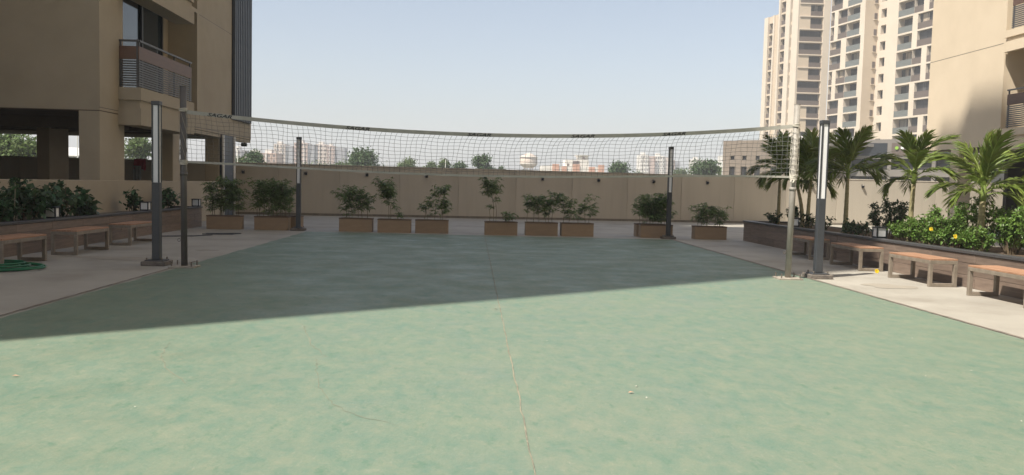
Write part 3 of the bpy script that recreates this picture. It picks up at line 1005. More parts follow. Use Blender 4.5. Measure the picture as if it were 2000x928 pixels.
# water tower
wt = thing('water_tower', 'pale round water tower on legs above the far wall', 'water tower', (27.1, 420, 0))
mb = MB()
mb.lathe([(0, 17.6), (1.3, 17.3), (3.2, 16.5), (4.35, 15.6), (4.45, 12.3), (3.9, 11.3), (2.6, 10.4), (2.2, 10.2), (0, 10.2)], 28)
part('tank', mb, 'city_cream', wt, True)
part('rim', MB().lathe([(4.36, 15.45), (4.75, 15.5), (4.75, 15.75), (4.3, 15.8)], 28), 'city_white', wt)
part('gallery', MB().lathe([(4.4, 12.1), (4.8, 12.15), (4.8, 12.4), (4.4, 12.45)], 28), 'city_white', wt)
for k in range(8):
    a = k * math.pi / 4 + .2
    part('leg', MB().tube([(2.5 * math.cos(a), 2.5 * math.sin(a), 0), (2.3 * math.cos(a), 2.3 * math.sin(a), 10.6)], .2, 6), 'city_cream', wt)
part('brace', MB().lathe([(2.25, 7.6), (2.5, 7.6), (2.5, 8.0), (2.25, 8.0)], 16), 'city_cream', wt)
# shed seen through the columns
sd = thing('metal_shed', 'shed with a white metal roof seen between the left columns', 'shed', (-56, 120, 0))
part('wall', MB().box(-5, 6, 0, 8, 0, 3.9), 'city_grey', sd)
part('roof', MB().add([(-5.3, -.4, 3.9), (6.3, -.4, 3.9), (6.3, 8, 5.2), (-5.3, 8, 5.2), (-5.3, -.4, 4.05), (6.3, -.4, 4.05), (6.3, 8, 5.35), (-5.3, 8, 5.35)],
                      [(0, 1, 5, 4), (4, 5, 6, 7), (1, 2, 6, 5), (3, 0, 4, 7), (2, 3, 7, 6), (3, 2, 1, 0)]), 'shed_roof', sd)
# thin poles standing over the wall
for i, (x, y, h, lab) in enumerate(((-4.4, 120, 4.9, 'thin pale pole in front of the middle trees beyond the wall'),
                                   (-29.6, 105, 5.0, 'thin pale pole in front of the dark tree left of the skyline'),
                                   (-13.8, 130, 4.6, 'thin pale pole at the left of the skyline, right of the tower group'),
                                   (35.2, 118, 5.6, 'thin pale pole before the right skyline tree'),
                                   (41.6, 130, 9.2, 'thin grey mast left of the tan stone block'),
                                   (-51.3, 110, 8.3, 'street light mast over the shed between the left columns'))):
    p = thing('pole', lab, 'pole', (x, y, 0))
    part('shaft', MB().tube([(0, 0, 0), (0, 0, h)], .07, 6, rs=[.09, .05]), 'white_paint' if i != 4 else 'rail_metal', p)
    part('cap', MB().box(-.09, .09, -.09, .09, h, h + .08), 'rail_metal', p)
    if i == 5:
        part('arm', MB().tube([(-.9, 0, h - .1), (0, 0, h - .4), (.9, 0, h - .1)], .05, 5), 'rail_metal', p)

# ------------------------------------------------------------------ trees beyond the wall
def tree(label, x, y, rad, top, leafm, seed, n=2600, size=.34, bot=None):
    r_ = np.random.default_rng(seed)
    t = thing('broadleaf_tree', label, 'tree', (x, y, 0), 0, 'trees beyond the far wall')
    rad = rad * 1.22
    top = top + rad * .06
    n = int(n * 1.5)
    bot = top - rad * 2.0 if bot is None else bot
    bot = max(bot, 1.0)
    cz = (top + bot) / 2
    hz = (top - bot) / 2
    nl = 11
    lobes = []
    for k in range(nl):
        a = r_.random() * 6.28
        q = r_.random() ** .6
        zz = r_.uniform(-.75, .72)
        rr = math.sqrt(max(0, 1 - zz * zz)) * .66
        lobes.append((q * rr * rad * math.cos(a), q * rr * rad * math.sin(a), cz + zz * hz * .8, rad * r_.uniform(.28, .46)))
    lobes.append((0, 0, top - rad * .4, rad * .4))
    pts = []
    for (lx, ly, lz, lr) in lobes:
        m_ = n // len(lobes)
        v = r_.normal(size=(m_, 3))
        v /= np.linalg.norm(v, axis=1, keepdims=True)
        v *= (r_.random((m_, 1)) ** .45) * lr * (1 + .25 * r_.normal(size=(m_, 1)))
        v[:, 2] *= .8
        pts.append(v + np.array([lx, ly, lz]))
    P = np.concatenate(pts)
    D = r_.normal(size=P.shape)
    D[:, 2] -= .3
    Nn = r_.normal(size=P.shape)
    Nn[:, 2] += .8
    L_ = size * (.6 + .8 * r_.random(len(P)))
    V, F_ = leaf_arrays(P, D, unit(Nn), L_, L_ * .62)
    link('crown', leaf_mesh('crown', leafm, [(V, F_)]), t)
    mb = MB()
    mb.tube([(0, 0, 0), (.1, 0, bot * .6), (0, .1, cz)], .2, 8, rs=[rad * .1, rad * .07, rad * .04])
    for (lx, ly, lz, lr) in lobes[:6]:
        mb.tube([(.05, .05, bot * .6), (lx * .5, ly * .5, (bot * .6 + lz) / 2 + .2), (lx, ly, lz)], .05, 5, rs=[rad * .05, rad * .035, rad * .015])
    part('trunk', mb, 'bark', t, True)
    return t
TREES = [('bright green tree filling the leftmost gap under the left building', -40.6, 75, 2.6, 4.9, 'tree_leaf', 3000, .3),
         ('darker tree behind the one in the leftmost gap', -46.6, 84, 2.4, 5.3, 'tree_leaf2', 2400, .32),
         ('round yellow-green tree in the gap right of the corner column', -35.6, 90, 1.75, 5.7, 'tree_leaf', 2600, .28),
         ('dark rounded tree beside the corner of the left building', -28.9, 110, 2.2, 5.2, 'tree_leaf2', 2800, .32),
         ('largest rounded tree over the far wall left of centre', -18.1, 140, 3.9, 7.0, 'tree_leaf2', 4200, .4),
         ('mid green tree right of the largest rounded tree', -12.6, 160, 2.6, 6.2, 'tree_leaf', 2600, .36),
         ('small bush-like tree low over the wall near the thin pole', -9.0, 170, 1.9, 5.8, 'tree_leaf', 1800, .34),
         ('olive tree with a pale top left of the thin middle pole', -5.6, 150, 1.6, 5.9, 'tree_leaf', 1800, .32),
         ('low wide dark tree between the thin pole and the tall round tree', -2.6, 152, 2.3, 5.5, 'tree_leaf2', 2600, .32),
         ('tall round dark tree left of the water tower', 1.6, 145, 2.1, 6.7, 'tree_leaf2', 3000, .32),
         ('low bush peeking over the wall left of the water tower', 4.6, 150, 1.2, 4.8, 'tree_leaf2', 1000, .3),
         ('round olive tree right of the white and orange house', 25.7, 150, 2.8, 6.3, 'tree_leaf2', 3000, .36),
         ('wide olive tree left of the tan block', 38.8, 140, 2.7, 6.5, 'tree_leaf2', 3000, .36),
         ('lower leafy tree right of the wide olive tree by the tan block', 44.6, 150, 2.2, 5.7, 'tree_leaf', 2200, .34),
         ('low yellow-green tree line right of the far right lamp post', 53.4, 220, 4.0, 6.6, 'tree_leaf', 2600, .5),
         ('low yellow-green trees in front of the skyline tower group', -45.0, 260, 5.4, 6.4, 'tree_leaf', 2800, .55),
         ('low pale trees at the foot of the skyline group, right of the lamp post', -54.5, 270, 4.4, 6.2, 'tree_leaf', 2400, .55),
         ('low bush left of the largest rounded tree', -24.2, 150, 1.9, 4.9, 'tree_leaf', 1600, .34)]
TREES += [('low leafy tree between the largest rounded tree and the mid green tree', -14.9, 190, 2.6, 5.9, 'tree_leaf2', 1600, .4),
          ('low leafy tree in the gap left of the thin middle pole', -8.2, 200, 2.6, 6.0, 'tree_leaf', 1600, .42),
          ('low hazy tree band behind the tall round dark tree', 3.2, 260, 3.6, 6.2, 'tree_leaf2', 1800, .55),
          ('low hazy tree under the water tower', 16.5, 300, 3.8, 6.6, 'tree_leaf2', 1600, .6),
          ('low hazy tree left of the white and orange house', 21.5, 290, 3.2, 6.3, 'tree_leaf', 1400, .6),
          ('low hazy tree right of the round olive tree', 50.0, 300, 4.6, 7.2, 'tree_leaf', 1800, .6),
          ('low hazy tree in front of the white slabs by the far right lamp post', 62.0, 320, 5.0, 7.4, 'tree_leaf2', 1800, .65),
          ('pale leafy tree in front of the rightmost grey skyline tower', -33.5, 220, 3.6, 6.0, 'tree_leaf', 1800, .5),
          ('small leafy tree left of the dark rounded tree by the left building', -33.0, 118, 1.6, 4.5, 'tree_leaf', 1200, .32)]
for i, (lab, x, y, rad, top, lm, n, sz) in enumerate(TREES):
    tree(lab, x, y, rad, top, lm, 100 + i, n, sz)

# ------------------------------------------------------------------ long planters with tile cladding
def long_planter(label, xf, xb, y0, y1, h, side):
    """xf = face towards the court, side = +1 when the bed lies at larger x"""
    t = thing('long_planter', label, 'planter', (0, 0, 0))
    s = side
    a, b = sorted((xf + s * .03, xf + s * .14))
    part('front_wall', MB().box(a, b, y0, y1, 0, h - .045), 'concrete_core', t)
    a, b = sorted((xb, xb - s * .1))
    part('back_wall', MB().box(a, b, y0, y1, 0, h - .045), 'concrete_core', t)
    a, b = sorted((xf + s * .14, xb - s * .1))
    part('end_wall', MB().box(a, b, y1 - .12, y1, 0, h - .045), 'concrete_core', t)
    part('soil', MB().box(a, b, y0, y1 - .12, 0, h - .06), 'soil', t)
    rows = [(0, h * .34), (h * .34, h * .67), (h * .67, h - .047)]
    tl = 1.2
    ang = R(-90) if s > 0 else R(90)
    for r_, (za, zb) in enumerate(rows):
        y = y1 - .0 - (r_ % 2) * .6
        first = True
        yy = y1
        n = 0
        while yy > y0 + .3 and n < 20:
            ln = tl if not (first and r_ % 2) else .6
            first = False
            yc = yy - ln / 2
            pr = rng.normal() * .0012
            o = link('tile', cbox(ln - .005, .026, zb - za - .005, 'tile_wood', .003), t,
                     (xf + s * (.001 + pr), yc, za), (0, 0, R(90) if s < 0 else R(-90)))
            # box runs from 0 to d in its own y: turn it so that it points into the bed
            o.rotation_euler = (0, 0, R(-90) if s > 0 else R(90))
            yy -= ln
            n += 1
    # end face tiles
    wdt = abs(xb - xf)
    for za, zb in rows:
        link('tile', cbox(wdt - .03, .026, zb - za - .005, 'tile_wood', .003), t, ((xf + xb) / 2, y1 + .002, za))
    yy = y1 + .04
    while yy > y0:
        link('coping_stone', cbox(1.195, .19, .044, 'coping', .004), t, (xf - s * .02, yy - .6, h - .044), (0, 0, R(-90) if s > 0 else R(90)))
        yy -= 1.2
    link('coping_stone', cbox(wdt - .2, .16, .044, 'coping', .004), t, ((xf + xb) / 2 + s * .08, y1 - .12, h - .0445))
    return t
long_planter('long brown-tiled planter along the left side, in front of the low wall', -8.0, -8.87, 8.5, 24.0, .575, -1)
long_planter('long brown-tiled planter along the right side, holding palms and shrubs', 7.27, 9.1, 5.5, 22.95, .565, 1)

# ------------------------------------------------------------------ benches
def bench_proto():
    t = thing('bench', '', 'bench', group='backless benches beside the planters')
    L_, W_, H_, q = 1.28, .44, .405, .055
    for e in (-1, 1):
        y = e * (L_ / 2 - q / 2)
        for sx in (-1, 1):
            x = sx * (W_ / 2 - q / 2)
            part('leg', MB().bbox(x - q / 2, x + q / 2, y - q / 2, y + q / 2, 0, H_ - q, .004), 'bench_steel', t)
        part('foot_rail', MB().bbox(-W_ / 2 + q + .001, W_ / 2 - q - .001, y - q / 2, y + q / 2, .002, q, .004), 'bench_steel', t)
        part('end_rail', MB().bbox(-W_ / 2, W_ / 2, y - q / 2, y + q / 2, H_ - q + .001, H_, .004), 'bench_steel', t)
    for sx in (-1, 1):
        x = sx * (W_ / 2 - q / 2)
        part('side_rail', MB().bbox(x - q / 2, x + q / 2, -L_ / 2 + q + .001, L_ / 2 - q - .001, H_ - q + .001, H_ - .001, .004), 'bench_steel', t)
    n = 5
    w = W_ / n
    for k in range(n):
        x = -W_ / 2 + w * (k + .5)
        part('plank', MB().bbox(x - w / 2 + .003, x + w / 2 - .003, -L_ / 2 + .004, L_ / 2 - .004, H_ + .001, H_ + .027, .003), 'bench_wood', t)
    return t
bp = bench_proto()
BEN = [(6.9, 17.55, 'shaded bench on the right, farthest of the right-hand row'),
       (6.9, 15.28, 'half-shaded bench on the right, behind the near right lamp post'),
       (6.9, 12.98, 'sunlit bench on the right, third of the row from the far end'),
       (6.9, 10.74, 'nearest sunlit bench on the right, cut by the picture edge'),
       (-7.34, 17.55, 'farthest bench of the left row, beside the near left lamp post'),
       (-7.34, 15.28, 'middle bench of the left row'),
       (-7.34, 13.0, 'nearest bench of the left row, by the green hose')]
for i, (x, y, lab) in enumerate(BEN):
    o = bp if i == 0 else copy_tree(bp)
    o.location = (x, y, 0)
    o.rotation_euler = (0, 0, rng.normal() * .006)
    o['label'] = lab

# ------------------------------------------------------------------ lamp posts
def lamp_proto():
    t = thing('lamp_post', '', 'lamp post', group='square lamp posts round the court')
    s = .118
    part('base', MB().bbox(-.185, .185, -.185, .185, 0, .07, .008), 'base_dusty', t)
    part('base_plate', MB().bbox(-.14, .14, -.14, .14, .071, .088, .003), 'lamp_body', t)
    for a in (-1, 1):
        for b in (-1, 1):
            part('bolt', MB().tube([(a * .115, b * .115, .09), (a * .115, b * .115, .125)], .012, 6), 'bolt', t)
    part('shaft', MB().bbox(-s / 2, s / 2, -s / 2, s / 2, .09, 1.30, .006), 'lamp_body', t)
    for a in (-1, 1):
        for b in (-1, 1):
            x, y = a * (s / 2 - .011), b * (s / 2 - .011)
            part('frame_bar', MB().box(x - .011, x + .011, y - .011, y + .011, 1.301, 2.50), 'lamp_body', t)
    part('diffuser', MB().box(-s / 2 + .012, s / 2 - .012, -s / 2 + .012, s / 2 - .012, 1.301, 2.50), 'diffuser', t)
    part('cap', MB().bbox(-s / 2 - .006, s / 2 + .006, -s / 2 - .006, s / 2 + .006, 2.501, 2.565, .006), 'lamp_body', t)
    return t
lp = lamp_proto()
for i, (x, y, lab) in enumerate(((-5.27, 13.32, 'near left square lamp post with white upper panels'),
                                 (5.345, 13.30, 'near right square lamp post with white upper panels, in the sun'),
                                 (-5.10, 23.12, 'far left square lamp post with white upper panels, among planter boxes'),
                                 (5.16, 23.02, 'far right square lamp post with white upper panels, before a planter box'))):
    o = lp if i == 0 else copy_tree(lp)
    o.location = (x, y, 0)
    o['label'] = lab

# ------------------------------------------------------------------ volleyball posts and net
YN = 13.04
def vpost(label, x, lean, m, mbase, h=2.77):
    t = thing('net_post', label, 'post', (x, YN, 0))
    part('base_plate', MB().bbox(-.19, .19, -.17, .17, 0, .03, .004), mbase, t)
    for a in (-1, 1):
        for b in (-1, 1):
            part('bolt', MB().tube([(a * .15, b * .13, .03), (a * .15, b * .13, .10)], .011, 6), 'bolt', t)
    part('tube', MB().tube([(0, 0, .02), (lean, 0, h)], .048, 18), m, t, True)
    part('cap', MB().tube([(lean, 0, h), (lean, 0, h + .012)], .05, 18), m, t)
    part('collar', MB().tube([(lean * .5, 0, 1.42), (lean * .5, 0, 1.47)], .056, 16), m, t, True)
    hk = MB()
    for z in (1.15, .46):
        pts = [(lean * z / h - .045, -.01, z)] + [(lean * z / h - .075 - .02 * math.cos(a), -.01, z - .035 - .022 * math.sin(a)) for a in np.linspace(-.6, 3.6, 8)]
        hk.tube(pts, .006, 5)
    part('hook', hk, 'bolt', t)
    return t
vpost('volleyball post at the left end of the net, its shade put into the dark grey', -4.75, -.02, 'post_shaded', 'base_light')
vpost('volleyball post at the right end of the net, its sunlight put into the light grey', 4.75, .03, 'post_grey', 'base_light')
TOPX = [-4.76, -3.75, -2.1, -.24, 1.4, 2.85, 4.65, 4.8]
TOPZ = [2.425, 2.335, 2.245, 2.195, 2.215, 2.295, 2.455, 2.47]
BOTX = [-4.76, -3.6, -2.1, .29, 2.2, 3.53, 4.73, 4.8]
BOTZ = [1.635, 1.60, 1.56, 1.535, 1.58, 1.625, 1.635, 1.635]
def smooth_interp(x, X, Z):
    c = np.polyfit(X, Z, 4)
    return np.polyval(c, x)
def net_y(x, f):
    """sag of the hanging net towards the camera or away, f = 0 top, 1 bottom"""
    return .03 * math.sin(x * 2.1 + 1) * math.sin(f * 3.14) + .012 * math.sin(x * 7.3 + f * 5)
net = thing('volleyball_net', 'sagging volleyball net with a grey top band stretched between the two posts', 'net', (0, YN, 0))
def net_pt(x, f):
    zt = smooth_interp(x, TOPX, TOPZ) - .055
    zb = smooth_interp(x, BOTX, BOTZ)
    # cords lean just under the band where the net has slid sideways
    lean = .055 * math.exp(-f * 5.5) * math.sin(x * .55 + .8) + .05 * math.exp(-f * 6) * (1 if x > -2.6 else .3)
    wob = .010 * math.sin(x * 9.1 + f * 4.0) + .008 * math.sin(x * 23 + f * 9)
    return (x + lean + wob, net_y(x, f), zt + (zb - zt) * f + .006 * math.sin(x * 11 + f * 6))
mb = MB()
NV, NH = 116, 11
for i in range(NV + 1):
    x = -4.72 + 9.44 * i / NV
    mb.tube([net_pt(x, j / 16) for j in range(17)], .0027, 3, False)
for j in range(1, NH):
    mb.tube([net_pt(-4.72 + 9.44 * i / (NV * 2), j / NH) for i in range(NV * 2 + 1)], .0027, 3, False)
nm = part('net_mesh', mb, 'cord', net)
nm['kind'] = 'stuff'
def band(zf, hgt, thick, x0=-4.72, x1=4.74, n=140, wob=.004):
    vs, fs = [], []
    for i in range(n + 1):
        x = x0 + (x1 - x0) * i / n
        z = zf(x)
        yo = wob * math.sin(x * 3.3) + wob * .6 * math.sin(x * 8.1 + 2)
        tl = .18 * math.sin(x * 1.7)
        for (dy, dz) in ((-thick, 0), (-thick, -hgt), (thick, -hgt), (thick, 0)):
            vs.append((x, yo + dy + dz * tl * .3, z + dz))
        if i:
            k = 4 * i
            for q in range(4):
                fs.append((k - 4 + q, k - 4 + (q + 1) % 4, k + (q + 1) % 4, k + q))
    return MB().add(vs, fs)
topz = lambda x: smooth_interp(x, TOPX, TOPZ)
botz = lambda x: smooth_interp(x, BOTX, BOTZ) + .012
tbnd = part('top_band', band(topz, .058, .004), 'band', net)
part('bottom_band', band(botz, .032, .004), 'band', net)
# printed name on the band
def lettering():
    fc = bpy.data.curves.new('lettering_curve', 'FONT')
    fc.body = 'SAGAR'
    fc.size = 1.0
    fc.offset = .016
    fc.shear = .35
    fc.resolution_u = 3
    tmp = bpy.data.objects.new('tmp', fc)
    COL.objects.link(tmp)
    dg = bpy.context.evaluated_depsgraph_get()
    me = bpy.data.meshes.new_from_object(tmp.evaluated_get(dg))
    v = [tuple(q.co) for q in me.vertices]
    f = [tuple(p.vertices) for p in me.polygons]
    bpy.data.objects.remove(tmp)
    return v, f
lv_, lf_ = lettering()
w_ = max(q[0] for q in lv_) - min(q[0] for q in lv_)
hx = max(q[1] for q in lv_)
for cx in (-4.22, -2.12, -.24, 1.38, 2.82):
    vs = []
    for q in lv_:
        x = cx + (q[0] - w_ / 2) / w_ * .37
        z = topz(x) - .055 + q[1] / hx * .051
        vs.append((x, -.0075 + .004 * math.sin(x * 3.3) + .0024 * math.sin(x * 8.1 + 2), z))
    part('lettering', MB().add(vs, lf_), 'ink', tbnd)
# loose net gathered round the right post, lashing cords at both posts
mb = MB()
for s in range(9):
    x0 = 4.70 + .10 * rng.random()
    pts = []
    for j in range(15):
        z = 2.40 - .78 * j / 14
        a = s * .8 + j * .25
        pts.append((4.772 + .066 * math.cos(a), .066 * math.sin(a), z + .015 * math.sin(j * 1.3 + s)))
    mb.tube(pts, .0032, 4, False)
for j in range(9):
    z = 2.34 - j * .085
    pts = [(4.772 + .067 * math.cos(a), .067 * math.sin(a), z + .012 * math.sin(a * 2 + j)) for a in np.linspace(0, 6.28, 14)]
    mb.tube(pts, .0032, 4, False)
g = part('gathered_net', mb, 'cord_white', net)
for z, x in ((2.44, 4.775), (1.635, 4.768), (1.60, 4.768), (2.41, -4.768), (1.62, -4.762), (1.60, -4.762)):
    mb = MB()
    for r_ in range(3):
        pts = [(x + .056 * math.cos(a), .056 * math.sin(a), z + .012 * r_ + .01 * math.sin(a + r_)) for a in np.linspace(0, 6.28, 14)]
        mb.tube(pts, .008, 5, False)
    part('lashing', mb, 'cord_white', net)
mb = MB()
mb.tube([(4.72, -.06, 1.60), (4.70, -.07, 1.56), (4.735, -.07, 1.54), (4.76, -.06, 1.58)], .014, 6)
part('knot', mb, 'cord_white', net)
mb = MB()
for s in range(7):
    pts = []
    for j in range(13):
        z = 2.38 - .74 * j / 12
        a = s * 1.1 + j * .3
        pts.append((-4.765 + .062 * math.cos(a), .062 * math.sin(a), z))
    mb.tube(pts, .0032, 4, False)
part('gathered_net', mb, 'post_grey', net)

# ------------------------------------------------------------------ planter boxes and bamboo
def box_proto():
    t = thing('planter_box', '', 'planter box', group='planter boxes across the far end of the court')
    w, d_, h = .91, .36, .375
    q = .03
    part('front_board', MB().bbox(-w / 2, w / 2, 0, q, 0, h - .03, .004), 'box_tile', t)
    part('back_board', MB().bbox(-w / 2, w / 2, d_ - q, d_, 0, h - .03, .004), 'box_tile', t)
    for sx in (-1, 1):
        a, b = sorted((sx * w / 2, sx * (w / 2 - q)))
        part('end_board', MB().bbox(a, b, q + .001, d_ - q - .001, 0, h - .03, .004), 'box_tile', t)
    rim = MB()
    rim.bbox(-w / 2 - .008, w / 2 + .008, -.008, q + .012, h - .029, h, .004)
    rim.bbox(-w / 2 - .008, w / 2 + .008, d_ - q - .012, d_ + .008, h - .029, h, .004)
    for sx in (-1, 1):
        a, b = sorted((sx * (w / 2 + .008), sx * (w / 2 - q - .012)))
        rim.bbox(a, b, q + .013, d_ - q - .013, h - .029, h - .001, .003)
    part('rim', rim, 'box_rim', t)
    part('soil', MB().box(-w / 2 + q + .001, w / 2 - q - .001, q + .001, d_ - q - .001, .05, h - .045), 'soil', t)
    return t
def bamboo(label, x, y, z, stems, spread_x, seed, dens=1.0, cat='bamboo'):
    """stems: list of (dx, height, leafy fraction start, bushiness)"""
    r_ = np.random.default_rng(seed)
    t = thing('bamboo_plant', label, cat, (x, y, z), 0, 'bamboo in the planter boxes')
    mb = MB()
    PP, DD = [], []
    for (dx, hgt, f0, bush) in stems:
        lean = r_.normal() * .06
        ly = r_.normal() * .04
        base = np.array([dx + r_.normal() * .015, r_.normal() * .04, 0])
        pts = []
        for k in range(7):
            f = k / 6
            pts.append(base + np.array([lean * f * f * hgt * 2.0 + .008 * math.sin(f * 9 + dx * 9), ly * f * hgt, f * hgt]))
        mb.tube(pts, .006, 5, True, rs=[.0075 - .005 * k / 6 for k in range(7)])
        nb = max(3, int(7 * bush * hgt * dens * 2.5))
        for b in range(nb):
            f = f0 + (1 - f0) * r_.random() ** .8
            i = min(5, int(f * 6))
            p = pts[i] + (pts[i + 1] - pts[i]) * (f * 6 - i)
            a = r_.random() * 6.28
            bl_ = (.06 + .17 * r_.random()) * bush ** .5
            dirv = np.array([math.cos(a), math.sin(a) * .8, .45 + .4 * r_.random()])
            dirv /= np.linalg.norm(dirv)
            e_ = p + dirv * bl_
            mid = (p + e_) / 2 + np.array([0, 0, .01])
            mb.tube([p, mid, e_], .0018, 3, False)
            for cl, nlf in ((e_, 9), (mid, 6)):
                for q in range(nlf):
                    aa = r_.random() * 6.28
                    dd = np.array([math.cos(aa), math.sin(aa), -.15 + .6 * r_.normal() * .5]) + dirv * .5
                    PP.append(cl + r_.normal(size=3) * .012)
                    DD.append(dd)
    part('culms', mb, 'culm', t)
    P, D = np.array(PP), np.array(DD)
    Nn = r_.normal(size=P.shape) * .5
    Nn[:, 2] += 1
    L_ = .10 + .07 * r_.random(len(P))
    V, F_ = leaf_arrays(P, D, unit(Nn), L_, .021 + .012 * r_.random(len(P)), .15, .3)
    link('foliage', leaf_mesh('foliage', 'bamboo_leaf', [(V, F_)]), t)
    return t
def clump(n, w, h, f0, bush, seed, jitter=.2):
    r_ = np.random.default_rng(seed)
    return [(-w / 2 + w * (i + .5) / n + r_.normal() * .03, h * (1 - jitter * r_.random()), f0 * (.6 + .6 * r_.random()), bush) for i in range(n)]
bxp = box_proto()
BX = [(-7.10, 23.0, 'planter box beside the far end of the left planter', 'dense dark bamboo beside the far end of the left planter', clump(8, .8, 1.05, .12, 1.5, 1)),
      (-5.83, 23.05, 'planter box just left of the far left lamp post', 'dense bushy bamboo just left of the far left lamp post', clump(9, .86, .98, .1, 1.6, 2)),
      (-5.60, 23.66, 'planter box half hidden behind the far left lamp post', 'bamboo half hidden behind the far left lamp post', clump(3, .5, .8, .2, 1.2, 3)),
      (-3.55, 23.2, 'planter box first right of the far left lamp post', 'wide bamboo first right of the far left lamp post', [(-.26, .78, .25, 2.3), (-.12, .7, .3, 1.6), (.12, .82, .3, 2.2), (.28, .62, .25, 1.8), (.02, .6, .2, 1.4), (-.2, .25, .2, 1)]),
      (-2.48, 23.1, 'planter box second right of the far left lamp post', 'tall slim bamboo second right of the far left lamp post', [(-.16, .98, .48, 2.6), (-.12, .88, .4, 1.9), (.08, .3, .2, .7), (.16, .24, .2, .7)]),
      (-1.45, 23.2, 'planter box third right of the far left lamp post', 'sparse bamboo in two tufts left of the court joint', [(-.22, .62, .25, 1.1), (-.12, .42, .15, 1.0), (.1, .84, .72, 1.7), (.3, .55, .15, 2.2), (.22, .38, .1, 1.4)]),
      (.48, 23.05, 'planter box at the court joint, with a tall thin plant', 'tall thin bamboo with a leafy top at the court joint', [(-.20, 1.08, .62, 2.4), (-.28, .45, .75, .4), (-.17, .9, .45, .5), (.14, .2, .2, 1.2), (.26, .22, .2, 1.2), (.34, .26, .3, 1.0)]),
      (1.62, 23.2, 'planter box left of a close pair, right of the court joint', 'leafy bamboo in the left box of the close pair', [(-.22, .62, .15, 1.9), (-.08, .68, .2, 1.8), (.12, .55, .2, 1.5), (.3, .82, .35, 1.9), (.22, .66, .3, 1.6), (-.38, .56, .7, .7)]),
      (2.64, 23.25, 'planter box right of a close pair, right of the court joint', 'bamboo leaning left in the right box of the close pair', [(-.36, .72, .15, 1.6), (-.24, .5, .15, 1.7), (.02, .3, .1, 1.3), (.2, .48, .2, 1.3), (.34, .62, .25, 1.6)]),
      (4.86, 23.75, 'planter box half hidden behind another at the far right lamp post', 'low bamboo half hidden at the far right lamp post', clump(4, .8, .7, .15, 1.3, 9)),
      (4.90, 23.30, 'planter box right behind the far right lamp post', 'dense bamboo right behind the far right lamp post', clump(9, .8, .86, .1, 1.6, 10)),
      (6.39, 23.1, 'last planter box at the right, before the right planter', 'drooping bamboo in the last box at the right', clump(7, .74, .56, .15, 1.6, 11))]
for i, (x, y, lb, lbb, stems) in enumerate(BX):
    o = bxp if i == 0 else copy_tree(bxp)
    o.location = (x, y, 0)
    o.rotation_euler = (0, 0, rng.normal() * .015)
    o['label'] = lb
    bamboo(lbb, x, y + .18, .33, stems, .8, 300 + i)

# ------------------------------------------------------------------ bollard lanterns on the planters
def lantern_proto():
    t = thing('planter_lantern', '', 'lantern', group='box lanterns on the planters')
    s, h = .2, .19
    part('base', MB().bbox(-s / 2, s / 2, -s / 2, s / 2, 0, .03, .004), 'frame_dark', t)
    for a in (-1, 1):
        for b in (-1, 1):
            x, y = a * (s / 2 - .012), b * (s / 2 - .012)
            part('frame_bar', MB().box(x - .012, x + .012, y - .012, y + .012, .03, h), 'frame_dark', t)
    part('diffuser', MB().box(-s / 2 + .014, s / 2 - .014, -s / 2 + .014, s / 2 - .014, .031, h), 'diffuser', t)
    part('cap', MB().bbox(-s / 2 - .008, s / 2 + .008, -s / 2 - .008, s / 2 + .008, h + .001, h + .025, .004), 'frame_dark', t)
    return t
ln = lantern_proto()
for i, (x, y, z, lab) in enumerate(((-8.1, 15.8, .575, 'box lantern on the left planter in front of the broad-leaved bush'),
                                   (-8.1, 20.2, .575, 'box lantern on the left planter, left of the near left lamp post'),
                                   (-8.1, 23.85, .575, 'box lantern at the far end of the left planter'),
                                   (7.42, 19.7, .565, 'box lantern on the right planter behind the right net post'),
                                   (7.42, 15.45, .565, 'box lantern on the right planter where the shade ends'))):
    o = ln if i == 0 else copy_tree(ln)
    o.location = (x, y, z)
    o.rotation_euler = (0, 0, rng.normal() * .03)
    o['label'] = lab

